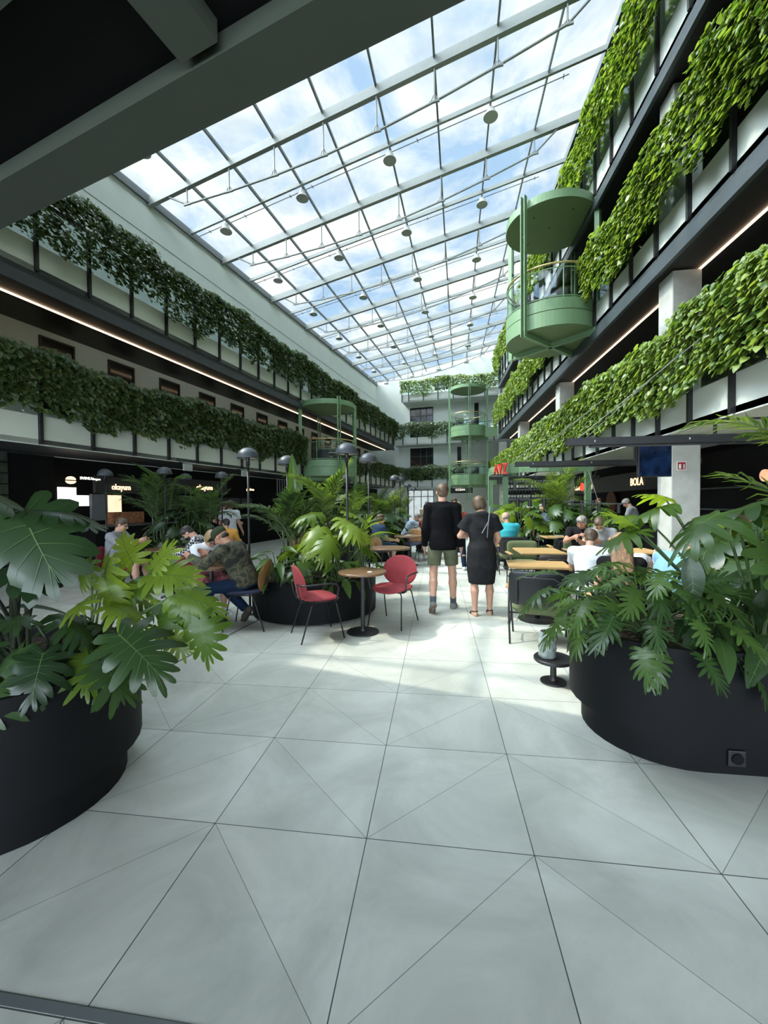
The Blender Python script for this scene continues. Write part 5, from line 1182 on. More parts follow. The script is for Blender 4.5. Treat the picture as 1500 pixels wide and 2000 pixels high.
def person(label, loc, rz, H=1.75, sit=False, lean=0, head=(0, 0, 0), arms=((0, 5, 15), (0, 5, 15)), legs=((0, 0), (0, 0)), spread=(3, 3), skin=SK, hair=HB, hairstyle='short', tops=None, bottom=None, shoes=None, h=.012, female=False, seat_h=.47, extras=(), ankle=(0, 0), heavy=1.0, twist=0, group=None, z0=0, hands=True, farm=(0, 0)):
    """local +y is forward, +x the person's right. arms: (flex, abduct, elbow) degrees; legs: (hip flex, knee flex)"""
    S = H/1.75; R = thing('person', label, 'person', (loc[0], loc[1], z0), rz, group)
    th, sh = .43*S, .42*S; fh = .075*S
    J = {}
    hw = .095*S; shw = (.165 if female else .185)*S*(.5+.5*heavy)
    lj = []
    for i, sx in enumerate((-1, 1)):
        hf, kf = D_(legs[i][0]), D_(legs[i][1]); sp = D_(spread[i])
        td = np.array([sx*math.sin(sp), math.sin(hf), -math.cos(hf)]); td /= np.linalg.norm(td)
        sd = np.array([sx*math.sin(sp)*.3, math.sin(hf-kf), -math.cos(hf-kf)]); sd /= np.linalg.norm(sd)
        lj.append((td, sd))
    if sit: pz = seat_h+.10*S
    else: pz = max(-(lj[i][0]*th+lj[i][1]*sh)[2] for i in (0, 1))+fh
    pel = np.array([0, 0, pz]); Rl = rotx(-D_(lean))@rotz(D_(twist))
    neck = pel+Rl@np.array([0, 0, .50*S]); up = Rl@np.array([0, 0, 1.]); rgt = Rl@np.array([1., 0, 0]); fw = Rl@np.array([0, 1., 0])
    chest = pel+up*.34*S
    B = []; hv = heavy
    prof = [(0, .15*hv, .115*hv), (.12, .165*hv, .12*hv), (.45, .135*hv, .105*hv*(1.15 if hv > 1.05 else 1)), (.75, .165*hv, .12*hv), (.95, .15*hv, .095), (1, .12, .075)]
    prof = [(t, a_*S, b_*S) for t, a_, b_ in prof]
    B.append(loft(pel-up*.07*S, pel+up*.47*S, prof, rgt, .05*S))
    shL = []
    for i, sx in enumerate((-1, 1)):
        s_ = pel+up*.445*S+rgt*sx*shw; shL.append(s_); B.append(cone(pel+up*.44*S+rgt*sx*.06*S, s_, .07*S, .058*S*(.7+.3*hv), .05*S))
    if female:
        for sx in (-1, 1): B.append(ell(pel+up*.34*S+rgt*sx*.07*S+fw*.085*S, (.06*S,)*3, None, .04))
    hp, hy, hr = (D_(a_) for a_ in head)
    Rh = Rl@rotz(-hy)@rotx(-hp)@roty(hr)
    n1 = neck+up*.05*S+fw*.01*S*math.cos(hp)+fw*.05*math.sin(max(0, hp)); hc = n1+Rh@np.array([0, .018, .105])*S
    B.append(cone(neck-up*.05*S, n1+Rh@np.array([0, -.01, .03])*S, .058*S, .052*S, .03))
    e_ = lambda x, y, z: hc+Rh@(np.array([x, y, z])*S)
    HS = S*1.0
    B += [ell(e_(0, -.012, .022), np.array([.074, .092, .088])*HS, Rh, .02), ell(e_(0, .022, -.045), np.array([.056, .062, .066])*HS, Rh, .03), ell(e_(0, .052, -.088), np.array([.026, .022, .02])*HS, Rh, .02)]
    B.append(cone(e_(0, .080, .008), e_(0, .104, -.028), .010*S, .014*S, .012))
    for sx in (-1, 1):
        B.append(ell(e_(sx*.078, -.008, -.012), np.array([.010, .020, .030])*HS, Rh, .006)); B.append(ell(e_(sx*.03, .092, .008), np.array([.016, .012, .010])*HS, Rh, 0, -1)); B.append(ell(e_(sx*.038, .062, -.03), np.array([.024, .022, .020])*HS, Rh, .02))
    B.append(ell(e_(0, .080, -.056), np.array([.022, .010, .006])*HS, Rh, .006)); B.append(ell(e_(0, .078, -.068), np.array([.019, .010, .006])*HS, Rh, .006))
    # arms and hands
    AJ = []
    for i, sx in enumerate((-1, 1)):
        fl, ab, el = (D_(a_) for a_ in arms[i]); fi = D_(farm[i])
        ud = np.array([sx*math.sin(ab), math.sin(fl)*math.cos(ab), -math.cos(fl)*math.cos(ab)]); ud = Rl@ud if not sit else rotz(D_(twist))@ud
        ud /= np.linalg.norm(ud)
        bend = np.array([0, math.cos(fl), math.sin(fl)]); bend = bend*math.cos(fi)+np.array([-sx, 0, 0])*math.sin(fi)
        fd = ud*math.cos(el)+bend*math.sin(el); fd /= np.linalg.norm(fd)
        e0 = shL[i]+ud*.29*S; w0 = e0+fd*.25*S; AJ.append((shL[i], e0, w0, ud, fd))
        aw = .8+.2*hv
        B += [cone(shL[i], e0, .050*S*aw, .038*S*aw, .03), cone(e0, e0+fd*.08*S, .039*S*aw, .040*S*aw, .02), cone(e0+fd*.08*S, w0, .038*S*aw, .025*S, .02)]
        lat = np.cross(fd, [sx, 0, 0.]); lat = lat if np.linalg.norm(lat) > .1 else np.array([0, 1., 0]); lat /= np.linalg.norm(lat); nrm = np.cross(fd, lat); nrm /= np.linalg.norm(nrm)
        if nrm[0]*sx > 0: nrm = -nrm                         # palm normal points inwards
        if hands:
            pc = w0+fd*.05*S
            B.append(ell(w0+fd*.045*S, np.array([.040, .014, .050])*S, np.stack([lat, nrm, fd], 1), .015)); B.append(cone(w0, w0+fd*.03*S, .024*S, .022*S, .02))
            for q_, (o, ln) in enumerate(((-.028, .058), (-.010, .070), (.009, .066), (.027, .052))):
                a0 = w0+fd*.085*S+lat*o*S; cu = .35+.08*q_; d1 = fd*math.cos(cu)+nrm*math.sin(cu); d2 = fd*math.cos(cu*2.4)+nrm*math.sin(cu*2.4)
                m1 = a0+d1*ln*.5*S; B += [cone(a0-fd*.02*S, m1, .0092*S, .0085*S, .004), cone(m1, m1+d2*ln*.5*S, .0085*S, .0075*S, .004)]
            tl = lat*-1 if lat@np.array([0, 1., 0]) < 0 else lat
            t0 = w0+fd*.025*S+tl*.022*S; t1 = t0+(tl*.7+fd*.6+nrm*.3)*.035*S; B += [cone(t0, t1, .013*S, .011*S, .008), cone(t1, t1+(fd*.9+nrm*.3+tl*.1)*.032*S, .011*S, .009*S, .004)]
    # legs
    LJ = []
    for i, sx in enumerate((-1, 1)):
        td, sd = lj[i]; hp_ = pel+np.array([sx*hw, 0, -.02*S]); kn = hp_+td*th; an = kn+sd*sh; LJ.append((hp_, kn, an, td, sd)); lw_ = .8+.2*hv
        B += [cone(hp_, kn, .082*S*lw_, .052*S*lw_, .04), cone(kn, kn+sd*.13*S+np.array([0, -.012, 0]), .050*S, .056*S*lw_, .025), cone(kn+sd*.13*S+np.array([0, -.012, 0]), an, .056*S*lw_, .033*S, .02)]
        fa = D_(ankle[i]); back = np.cross([1., 0, 0], -sd); back /= np.linalg.norm(back); ft = (-back if back[1] < 0 else back); ft = np.array([sx*.12, math.cos(fa)*1.0, -math.sin(fa)])
        if abs(ankle[i]) < 1: ft = np.array([sx*.15, 1., 0])
        ft /= np.linalg.norm(ft); fup = np.cross([1., 0, 0], ft)
        hl = an-fup*.035*S-ft*.03*S; B += [cone(an, hl, .032*S, .030*S, .02), cone(hl, hl+ft*.13*S, .030*S, .034*S, .02), cone(hl+ft*.13*S, hl+ft*.20*S-fup*.006, .034*S, .022*S, .02)]
        LJ[-1] += (ft, fup, hl)
    sdf_mesh('body', B, h, skin, R)
    # clothes
    if tops:
        mt_, slv, opt = tops; G = []; g_ = .016*S+.004; low = opt.get('low', -.10)
        pf = [(t, a_+g_+(opt.get('loose', 0)*(1-t)), b_+g_+(opt.get('loose', 0)*(1-t))) for t, a_, b_ in prof]
        G.append(loft(pel+up*low*S, pel+up*.475*S, pf, rgt, .03))
        for i in (0, 1):
            s0, e0, w0, ud, fd = AJ[i]; G.append(cone(pel+up*.43*S, s0, .075*S, .058*S*(.7+.3*hv)+g_*.9, .03))
            aw = .8+.2*hv; fl_ = opt.get('flare', 0)
            if slv == 'none': continue
            end = s0+ud*.29*S*(.62 if slv == 'short' else 1.0)
            G.append(loft(s0-ud*.02, end, [(0, .052*S*aw+g_, .052*S*aw+g_), (1, .043*S*aw+g_+fl_, .043*S*aw+g_+fl_)], np.cross(ud, [0.1, .3, 1.]), .03))
            if slv == 'long':
                G.append(cone(e0, e0+fd*.05*S, .042*S*aw+g_, .042*S*aw+g_, .02)); G.append(loft(e0, w0-fd*.005, [(0, .042*S*aw+g_, .042*S*aw+g_), (1, .028*S+g_, .028*S+g_)], np.cross(fd, [.1, .3, 1.]), .02))
        G.append(loft(neck-up*.06*S, neck+up*(.025 if opt.get('collar', 1) else -.005)*S, [(0, .10*S, .085*S), (1, .058*S+.008, .058*S+.008)], rgt, .03)); G.append(cone(pel+up*.435*S-rgt*.08*S, pel+up*.435*S+rgt*.08*S, .082*S, .082*S, .03))
        if opt.get('hood'): G += [ell(neck-fw*.07*S-up*.0*S, np.array([.10, .05, .05])*S, Rl, .03)]
        sdf_mesh(opt.get('name', 'shirt'), G, h, mt_, R)
        if opt.get('skirt'):
            prs = opt['skirt']; sdf_mesh('skirt', [loft(pel+np.array([0, 0, .10*S]), np.array([0, prs[0][0], prs[-1][1]]), [(a_, b_*S, c_*S) for a_, b_, c_ in prs[1:-1]], (1, 0, 0), .02)], h, mt_, R)
    if bottom:
        mt_, ln, opt = bottom; G = [loft(pel-up*.09*S, pel+up*.06*S, [(0, .155*S*hv+.012, .125*S*hv+.012), (1, .150*S*hv+.010, .118*S*hv+.010)], rgt, .04)]
        for i in (0, 1):
            hp_, kn, an, td, sd = LJ[i][:5]; lw_ = .8+.2*hv; g_ = .012
            if ln == 'short':
                G.append(loft(hp_, hp_+td*th*.72, [(0, .092*S*lw_+g_, .092*S*lw_+g_), (1, .078*S+g_, .078*S+g_)], np.cross(td, [0, 1., .2]), .04))
            elif ln == 'long':
                G += [cone(hp_, kn, .084*S*lw_+g_, .056*S+g_, .04), cone(kn, kn+sd*.05, .056*S+g_, .056*S+g_, .02), loft(kn, an+sd*-.01, [(0, .054*S+g_, .054*S+g_), (.4, .056*S+g_, .058*S+g_), (1, .040*S+g_, .046*S+g_)], np.cross(sd, [0.0, 1., .2]), .02)]
            elif ln == 'skirt':
                G += [cone(hp_, kn, .095*S+g_, .085*S+g_, .05)]
        if ln == 'skirt': G += [cone((LJ[0][0]+LJ[1][0])/2, (LJ[0][1]+LJ[1][1])/2, .10*S, .085*S, .06)]
        sdf_mesh({'short': 'shorts', 'long': 'trousers', 'skirt': 'skirt'}[ln], G, h, mt_, R)
    if shoes:
        mt_, sole, sock = shoes
        for i in (0, 1):
            hp_, kn, an, td, sd, ft, fup, hl = LJ[i]
            if mt_:
                sdf_mesh('shoe', [cone(hl, hl+ft*.12*S, .040*S, .042*S, .02), cone(hl+ft*.12*S, hl+ft*.205*S-fup*.008, .042*S, .030*S, .02), cone(hl, an-sd*-.0, .040*S, .041*S, .02)], max(.008, h*.7), mt_, R)
                if sole:
                    c_ = hl-fup*.030*S; q = MB(); o_ = []
                    for t_ in np.linspace(0, 2*PI, 22, endpoint=False):
                        yy = .135*math.cos(t_); xx = (.040+.008*math.cos(t_))*math.sin(t_); p_ = c_+ft*(.09+yy)*S+np.cross(ft, fup)*xx*S; o_.append(p_)
                    v = [p_-fup*.010 for p_ in o_]+[p_+fup*.016 for p_ in o_]; nn = len(o_)
                    q.add(v, [(a_, (a_+1) % nn, nn+(a_+1) % nn, nn+a_) for a_ in range(nn)]+[tuple(range(nn))[::-1], tuple(range(nn, 2*nn))]); q.build('sole', sole, R)
            if sock: sdf_mesh('sock', [cone(an-sd*.0, an-sd*.12*S, .041*S, .043*S, .01)], .009, sock, R)
    # hair
    Hh = []; hc_ = .012
    if hairstyle == 'short': Hh = [ell(e_(0, -.022, .032), np.array([.083, .096, .090])*HS, Rh, .01), ell(e_(0, .030, .078), np.array([.062, .050, .034])*HS, Rh, .03), ell(e_(0, -.055, -.035), np.array([.060, .045, .05])*HS, Rh, .02), ell(e_(0, .115, -.03), np.array([.075, .085, .085])*HS, Rh, 0, -1)]
    elif hairstyle == 'bob': Hh = [ell(e_(0, -.020, .035), np.array([.089, .104, .094])*HS, Rh, .01), ell(e_(0, -.028, -.028), np.array([.093, .088, .082])*HS, Rh, .03), ell(e_(0, .020, .085), np.array([.070, .06, .035])*HS, Rh, .02), ell(e_(0, .120, -.04), np.array([.070, .085, .095])*HS, Rh, 0, -1)]
    elif hairstyle == 'long':
        Hh = [ell(e_(0, -.020, .035), np.array([.089, .102, .094])*HS, Rh, .01), ell(e_(0, .115, -.04), np.array([.066, .085, .10])*HS, Rh, 0, -1)]
        for x_ in (-.055, -.02, .02, .055): Hh.append(cone(e_(x_, -.055, -.02), pel+up*.22*S-fw*.15*S+rgt*x_*1.2, .052*S, .035*S, .03))
    elif hairstyle == 'bun': Hh = [ell(e_(0, -.022, .032), np.array([.083, .096, .090])*HS, Rh, .01), ell(e_(0, -.06, .10), np.array([.035, .035, .03])*HS, Rh, .01), ell(e_(0, .115, -.035), np.array([.074, .085, .09])*HS, Rh, 0, -1)]
    elif hairstyle == 'cap':
        sdf_mesh('cap', [ell(e_(0, -.008, .045), np.array([.088, .104, .085])*HS, Rh, .01), ell(e_(0, .10, .055), np.array([.07, .06, .012])*HS, Rh, .01), (-1,)+ell(e_(0, 0, -.06), np.array([.2, .2, .075])*HS, Rh, 0)[1:]], h*.8, hair, R); Hh = [ell(e_(0, -.055, -.03), np.array([.064, .045, .04])*HS, Rh, .02)]; hair = HD
    elif hairstyle == 'bald': Hh = [ell(e_(0, -.040, -.01), np.array([.077, .070, .045])*HS, Rh, .01), ell(e_(0, .115, -.035), np.array([.09, .10, .09])*HS, Rh, 0, -1)]
    if Hh: Hh = [p_ for p_ in Hh if p_[0] > 0]+[p_ for p_ in Hh if p_[0] < 0]; sdf_mesh('hair', Hh, h*.8, hair, R)
    for sx in (-1, 1):
        q = MB(); q.lathe([(0, -.011), (.008, -.008), (.011, 0), (.008, .008), (0, .011)], 10); o = q.build('eye', EYE_, R, True); o.location = e_(sx*.03, .079, .008)
    if 'glasses' in extras:
        q = MB()
        for sx in (-1, 1): q.tube([e_(sx*.034+.022*math.cos(t_), .098, .006+.017*math.sin(t_)) for t_ in np.linspace(0, 2*PI, 13)], .0028, 5, False); q.tube([e_(sx*.056, .096, .01), e_(sx*.08, .0, .008)], .0025, 5)
        q.tube([e_(-.013, .1, .008), e_(.013, .1, .008)], .0025, 5); q.build('glasses', DK, R)
    if 'mask' in extras: sdf_mesh('face_mask', [ell(e_(0, .058, -.055), np.array([.062, .062, .05])*HS, Rh, .01)], .008, DK, R)
    if 'mask_chin' in extras: sdf_mesh('face_mask', [ell(e_(0, .05, -.085), np.array([.055, .05, .03])*HS, Rh, .01)], .008, mat('paper_mask', (.45, .6, .58), .8), R)
    R['_e'] = 0; del R['_e']
    return R, AJ, LJ, e_
BLK = mat('black_linen', (.0045, .0045, .005), .9, spec=.1, var=.3, scale=12, bump=.3); KHK = mat('khaki_cotton', (.105, .115, .068), .9, spec=.1, var=.15, scale=14, bump=.3); DRS = mat('charcoal_jersey', (.017, .017, .018), .9, spec=.1, var=.3, scale=10, bump=.4)
WHT = mat('white_cotton', (.62, .64, .66), .85, var=.05, scale=8, bump=.2); DEN = mat('dark_denim', (.010, .020, .045), .9, spec=.1, var=.2, scale=20); ORG = mat('orange_cotton', (.62, .30, .05), .85); BLU = mat('light_blue_cotton', (.16, .32, .52), .85, var=.1, bump=.3)
TEA = mat('turquoise_cotton', (.03, .36, .42), .85); GRY = mat('grey_marl', (.22, .23, .24), .9, var=.1); BLKT = mat('black_cotton', (.012, .012, .013), .9, spec=.1); NAV = mat('denim_dress', (.035, .06, .11), .9, spec=.1, var=.15); DRD = mat('burgundy_cotton', (.12, .015, .02), .9, spec=.1)
SHOE = mat('grey_suede', (.16, .16, .14), .85); GUM = mat('gum_sole', (.18, .09, .04), .7); SOCK = mat('grey_sock', (.07, .08, .10), .9); SAND = mat('black_leather', (.012, .011, .010), .5); DSH = mat('brown_shoe', (.05, .04, .032), .8)
# camouflage and check cloth
def vormat(name, cols, scale):
    mt, t, b = nodes(name); tcn = t.nodes.new('ShaderNodeTexCoord'); n = t.nodes.new('ShaderNodeTexNoise'); n.inputs['Scale'].default_value = scale; n.inputs['Detail'].default_value = 2; n.inputs['Distortion'].default_value = .6
    t.links.new(tcn.outputs['Object'], n.inputs['Vector']); r = t.nodes.new('ShaderNodeValToRGB'); r.color_ramp.interpolation = 'CONSTANT'; t.links.new(n.outputs['Fac'], r.inputs[0])
    while len(r.color_ramp.elements) < len(cols): r.color_ramp.elements.new(.5)
    for e, (p, c) in zip(r.color_ramp.elements, cols): e.position = p; e.color = c+(1,)
    t.links.new(r.outputs[0], b.inputs['Base Color']); b.inputs['Roughness'].default_value = .9; return mt
CAMO = vormat('camouflage_cloth', [(0, (.010, .010, .007)), (.42, (.038, .042, .020)), (.52, (.085, .072, .042)), (.60, (.024, .030, .016))], 9)
def checkmat(name, sc_, a, b_):
    mt, t, b = nodes(name); tcn = t.nodes.new('ShaderNodeTexCoord'); n = t.nodes.new('ShaderNodeTexChecker'); n.inputs['Scale'].default_value = sc_; n.inputs['Color1'].default_value = a+(1,); n.inputs['Color2'].default_value = b_+(1,)
    t.links.new(tcn.outputs['Object'], n.inputs['Vector']); t.links.new(n.outputs['Color'], b.inputs['Base Color']); b.inputs['Roughness'].default_value = .9; return mt
CHK = checkmat('checked_flannel', 28, (.55, .55, .55), (.02, .02, .02))

# walking couple
m_, AJ, LJ, e_ = person('tall man walking away in a black shirt, khaki shorts and grey shoes', (.07, 5.98), .02, 1.90, lean=2, head=(4, -6, 3), arms=((2, 9, 18), (-6, 8, 16)), legs=((-4, 30), (5, 2)), spread=(4, 5), hair=HM, hairstyle='short',
    tops=(BLK, 'long', dict(low=-.12, loose=.035)), bottom=(KHK, 'short', {}), shoes=(SHOE, GUM, SOCK), h=.010, ankle=(38, 0), farm=(15, 5), heavy=.90)
w_, AJ, LJ, e_ = person('woman walking away in a charcoal midi dress and black sandals', (.60, 5.72), .06, 1.70, lean=3, head=(14, -10, -6), arms=((18, 26, 80), (10, 16, 40)), legs=((0, 8), (2, 2)), spread=(1, 2), hair=HM, hairstyle='bob', female=True,
    tops=(DRS, 'short', dict(low=-.14, loose=.02, flare=.045, hood=1, name='dress_top')), h=.010, farm=(60, 30))
q = [loft((0, 0, 1.04), (0, .01, .44), [(0, .150, .125), (.18, .195, .160), (.6, .205, .175), (1, .178, .150)], (1, 0, 0), .0)]
sdf_mesh('dress_skirt', q, .012, DRS, w_)
q = MB(); q.tube([(.10, -.085, 1.50), (.07, -.155, 1.30), (-.02, -.160, 1.14)], .006, 6); q.tube([(.10, -.09, 1.46), (.06, -.165, 1.24), (.05, -.155, 1.08)], .005, 6); q.build('cord', GRY, w_)
for i, sx in enumerate((-1, 1)):
    hp_, kn, an, td, sd, ft, fup, hl = LJ[i]
    q = MB(); c_ = hl-fup*.034; o_ = []
    for t_ in np.linspace(0, 2*PI, 22, endpoint=False):
        yy = .125*math.cos(t_); xx = (.044+.008*math.cos(t_))*math.sin(t_); o_.append(c_+ft*(.085+yy)+np.cross(ft, fup)*xx)
    v = [p_-fup*.008 for p_ in o_]+[p_+fup*.008 for p_ in o_]; nn = len(o_)
    q.add(v, [(a_, (a_+1) % nn, nn+(a_+1) % nn, nn+a_) for a_ in range(nn)]+[tuple(range(nn))[::-1], tuple(range(nn, 2*nn))])
    for d0, d1, r_ in ((.10, .10, .037), (.03, .13, .038)):
        q.tube([hl+ft*(d0+(d1-d0)*k/8)+np.cross(ft, fup)*r_*math.cos(PI*k/8)+fup*(r_*math.sin(PI*k/8)*1.05-.01) for k in range(9)], .011, 6)
    q.tube([an+np.array([.036*math.cos(t_), .036*math.sin(t_), .005]) for t_ in np.linspace(0, 2*PI, 13)], .010, 6); q.build('sandal', SAND, w_)
# seated people left
F = D_(90)
person('man in camouflage jacket and dark green cap bent over the round table', (-2.42, 4.87), F-.05, 1.80, sit=True, lean=25, head=(18, 0, 0), arms=((52, 12, 62), (50, 10, 66)), legs=((84, 100), (78, 124)), spread=(14, 10), hairstyle='cap', hair=mat('olive_cap', (.035, .045, .025), .9, spec=.1),
    tops=(CAMO, 'long', dict(low=-.08, name='jacket')), bottom=(DEN, 'long', {}), shoes=(DSH, mat('brown_sole', (.03, .025, .02), .8), None), h=.010, skin=SK2, heavy=1.12, ankle=(0, 55), farm=(25, 25))
person('fair haired woman in white t-shirt and glasses at the table with the camouflage man', (-3.30, 5.36), -2.25, 1.66, sit=True, lean=24, head=(22, 0, 0), arms=((60, 8, 118), (40, 8, 80)), legs=((85, 90), (85, 90)), spread=(5, 5), hairstyle='bob', hair=HL, female=True, extras=('glasses',),
    tops=(WHT, 'short', dict(low=-.08)), bottom=(mat('pink_patterned_cloth', (.30, .08, .09), .9, var=.8, scale=22), 'skirt', {}), shoes=(WHT, None, None), h=.011, farm=(20, 40))
person('person in black and white checked shirt and black mask looking down', (-3.80, 6.28), 1.95, 1.68, sit=True, lean=18, head=(40, 0, 0), arms=((38, 6, 70), (38, 6, 70)), legs=((88, 80), (88, 80)), spread=(8, 8), hairstyle='short', hair=HD, extras=('mask',),
    tops=(CHK, 'long', dict(low=-.08)), bottom=(BLKT, 'long', {}), shoes=(SAND, WHT, None), h=.013, farm=(35, 35))
pm, AJ, LJ, e_ = person('man in grey t-shirt and glasses looking at a phone by the left palms', (-5.62, 6.42), -1.35, 1.78, sit=True, lean=6, head=(16, 0, 0), arms=((50, 6, 70), (50, 6, 70)), legs=((86, 80), (86, 80)), spread=(10, 10), hairstyle='short', hair=HB, extras=('glasses',), heavy=1.1,
    tops=(GRY, 'short', dict(low=-.08)), bottom=(mat('washed_denim', (.10, .14, .19), .9), 'short', {}), shoes=(SAND, WHT, None), h=.012, farm=(32, 32))
hd = (AJ[0][2]+AJ[1][2])/2+(AJ[0][4]+AJ[1][4])*.05
R = thing('phone', 'dark mobile phone held by the man in the grey t-shirt', 'phone', tuple(np.array(pm.location)+rotz(-1.35)@hd), -1.35); MB().box(-.037, .037, -.004, .004, -.03, .12).build('phone_body', M['black'], R, bevel=.003)
person('person with short dark hair in an orange top seen from behind', (-4.5, 8.15), .35, 1.62, sit=True, lean=14, head=(10, -30, 0), arms=((30, 10, 60), (30, 10, 60)), legs=((85, 85), (85, 85)), hairstyle='short', hair=HD, tops=(ORG, 'long', dict(low=-.08, name='sweater')), bottom=(BLKT, 'long', {}), shoes=(SAND, None, None), h=.014)
person('person standing in a loose white t-shirt at the left counter', (-5.35, 9.9), .2, 1.72, lean=2, head=(0, 20, 0), arms=((10, 14, 60), (-4, 14, 30)), hairstyle='bob', hair=HB, tops=(WHT, 'short', dict(low=-.14, loose=.03, flare=.02)), bottom=(BLKT, 'long', {}), shoes=(SAND, None, None), h=.015)
person('person in a dark top with hand on hip beside the white t-shirt', (-5.75, 10.25), -.5, 1.70, lean=2, head=(0, -30, 0), arms=((-10, 35, 80), (10, 30, 70)), hairstyle='bun', hair=HB, tops=(BLKT, 'none', dict(low=-.12)), bottom=(BLKT, 'long', {}), shoes=(SAND, None, None), h=.015, female=True)
# seated behind the middle planter
person('woman in a blue denim dress seated past the middle planter', (-1.37, 9.22), -.75, 1.68, sit=True, lean=4, head=(8, 30, 0), arms=((20, 10, 60), (20, 10, 60)), legs=((88, 70), (88, 95)), spread=(3, 3), hairstyle='bob', hair=HB, female=True, tops=(NAV, 'short', dict(low=-.08, name='dress_top', flare=.01)), bottom=(NAV, 'skirt', {}), shoes=(SAND, None, None), h=.013)
person('long haired blonde woman in burgundy on the dark red chair down the hall', (-.32, 11.3), -.54, 1.66, sit=True, lean=3, head=(5, 0, 0), arms=((25, 8, 60), (25, 8, 60)), legs=((85, 85), (85, 85)), hairstyle='long', hair=HL, female=True, tops=(DRD, 'short', dict(low=-.08)), bottom=(BLKT, 'long', {}), shoes=(SAND, None, None), h=.014, z0=0)
person('person in pale blue shirt leaning on the table behind the second planter', (-1.0, 12.6), -1.3, 1.75, sit=True, lean=30, head=(15, 0, 0), arms=((60, 15, 80), (60, 15, 80)), legs=((85, 85), (85, 85)), hairstyle='short', hair=HG, tops=(mat('pale_blue_shirt', (.42, .50, .60), .9), 'short', dict(low=-.08)), bottom=(BLKT, 'long', {}), shoes=(SAND, None, None), h=.016)
person('grey haired person standing far down the hall behind the blonde woman', (-.35, 13.8), PI, 1.68, head=(0, 0, 0), hairstyle='short', hair=HG, tops=(mat('beige_shirt', (.35, .28, .2), .9), 'short', dict(low=-.1)), bottom=(DEN, 'long', {}), shoes=(SAND, None, None), h=.018)
# walkers farther down
person('far walker with long blonde hair and a red top between the walking couple', (.47, 9.6), .1, 1.62, arms=((5, 8, 10), (5, 8, 10)), legs=((10, 5), (-8, 12)), hairstyle='long', hair=HL, female=True, tops=(mat('red_top', (.45, .04, .03), .9), 'short', dict(low=-.1)), bottom=(DEN, 'long', {}), shoes=(WHT, None, None), h=.015)
person('far walker with curly dark hair and a grey top between the walking couple', (.50, 12.4), PI, 1.75, arms=((5, 8, 10), (5, 8, 10)), legs=((10, 5), (-8, 12)), hairstyle='bob', hair=HB, tops=(WHT, 'short', dict(low=-.1)), bottom=(DEN, 'long', {}), shoes=(WHT, None, None), h=.018)
person('far walker with grey hair beside the tall man', (.12, 14.5), PI, 1.74, hairstyle='short', hair=HG, tops=(GRY, 'short', dict(low=-.1)), bottom=(BLKT, 'long', {}), shoes=(SAND, None, None), h=.02)
# right side
person('balding man in a turquoise t-shirt seated with his back to the viewer', (1.55, 9.15), .25, 1.78, sit=True, lean=10, head=(10, -30, 0), arms=((40, 14, 60), (35, 14, 60)), legs=((85, 85), (85, 85)), hairstyle='bald', hair=HG, heavy=1.15, tops=(TEA, 'short', dict(low=-.08)), bottom=(DEN, 'long', {}), shoes=(SAND, None, None), h=.012)
person('fair haired person facing the turquoise man across the table', (1.35, 10.3), PI+.2, 1.68, sit=True, lean=10, head=(8, 0, 0), hairstyle='bob', hair=HL, tops=(GRY, 'short', dict(low=-.08)), bottom=(DEN, 'long', {}), shoes=(SAND, None, None), h=.016)
person('heavy set man in a black t-shirt leaning on the oak table', (2.78, 8.25), PI-.35, 1.80, sit=True, lean=22, head=(14, 22, 0), arms=((55, 10, 75), (50, 14, 70)), legs=((85, 85), (85, 85)), hairstyle='short', hair=HG, heavy=1.25, tops=(BLKT, 'short', dict(low=-.08)), bottom=(DEN, 'long', {}), shoes=(SAND, None, None), h=.012, skin=SK2, farm=(50, 40))
person('man in a grey t-shirt and glasses with a mask at his chin', (3.02, 7.95), PI-.6, 1.76, sit=True, lean=16, head=(34, -10, 0), arms=((40, 14, 70), (40, 12, 70)), legs=((85, 85), (85, 85)), hairstyle='short', hair=HB, extras=('glasses', 'mask_chin'), tops=(GRY, 'short', dict(low=-.08)), bottom=(DEN, 'long', {}), shoes=(SAND, None, None), h=.012, heavy=1.05)
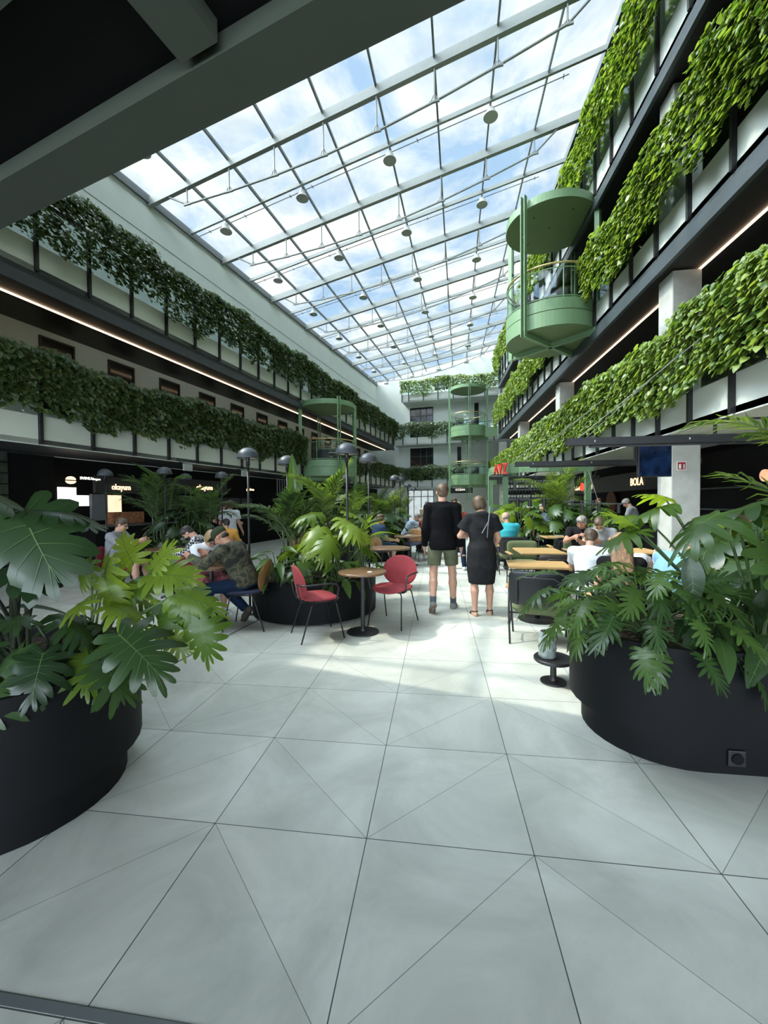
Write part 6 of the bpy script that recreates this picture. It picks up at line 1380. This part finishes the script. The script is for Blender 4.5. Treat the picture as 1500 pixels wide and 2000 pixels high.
person('person in a white top seen from behind through the philodendron', (1.72, 4.95), -.5, 1.60, sit=True, lean=16, head=(18, 0, 0), arms=((30, 12, 60), (30, 12, 60)), legs=((85, 85), (85, 85)), hairstyle='short', hair=HM, tops=(WHT, 'short', dict(low=-.08)), bottom=(DEN, 'long', {}), shoes=(SAND, None, None), h=.013)
person('woman with very long light brown hair seen from behind through leaves', (1.74, 4.12), -.25, 1.56, sit=True, lean=4, head=(4, 0, 0), arms=((25, 8, 60), (25, 8, 60)), legs=((85, 85), (85, 85)), hairstyle='long', hair=hairm('long_ash_hair', (.24, .14, .075)), female=True, tops=(BLKT, 'none', dict(low=-.08)), bottom=(BLKT, 'long', {}), shoes=(SAND, None, None), h=.011)
person('man in a light blue t-shirt leaning forward behind the right plants', (2.20, 4.30), -1.15, 1.78, sit=True, lean=32, head=(22, 0, 0), arms=((48, 14, 60), (48, 14, 60)), legs=((85, 85), (85, 85)), hairstyle='short', hair=mat('red_brown_hair', (.20, .09, .045), .7), heavy=1.2, tops=(BLU, 'short', dict(low=-.08)), bottom=(DEN, 'long', {}), shoes=(SAND, None, None), h=.010, skin=SK2)
person('staff member in a grey top and pale cap at the dark right counter', (5.15, 11.4), .9, 1.72, lean=12, head=(24, 0, 0), arms=((30, 8, 50), (30, 8, 50)), hairstyle='cap', hair=mat('pale_cap', (.32, .30, .26), .9), tops=(GRY, 'short', dict(low=-.1)), bottom=(BLKT, 'long', {}), shoes=(SAND, None, None), h=.015)
person('dark clothed person with red hair in front of the rust disc', (4.9, 13.2), PI, 1.70, hairstyle='bob', hair=mat('copper_hair', (.10, .035, .015), .7), tops=(BLKT, 'short', dict(low=-.1)), bottom=(BLKT, 'long', {}), shoes=(SAND, None, None), h=.018)
person('bartender in white shirt behind the kiosk palms', (3.35, 12.5), PI, 1.74, lean=15, head=(30, 0, 0), hairstyle='short', hair=HL, tops=(WHT, 'short', dict(low=-.1)), bottom=(BLKT, 'long', {}), shoes=(SAND, None, None), h=.016)
person('person in a patterned blue and white shirt glimpsed between kiosk plants', (2.62, 10.75), PI, 1.55, hairstyle='short', hair=HG, tops=(mat('patterned_shirt', (.30, .36, .46), .9, var=.8, scale=26), 'short', dict(low=-.1)), bottom=(DEN, 'long', {}), shoes=(SAND, None, None), h=.016)
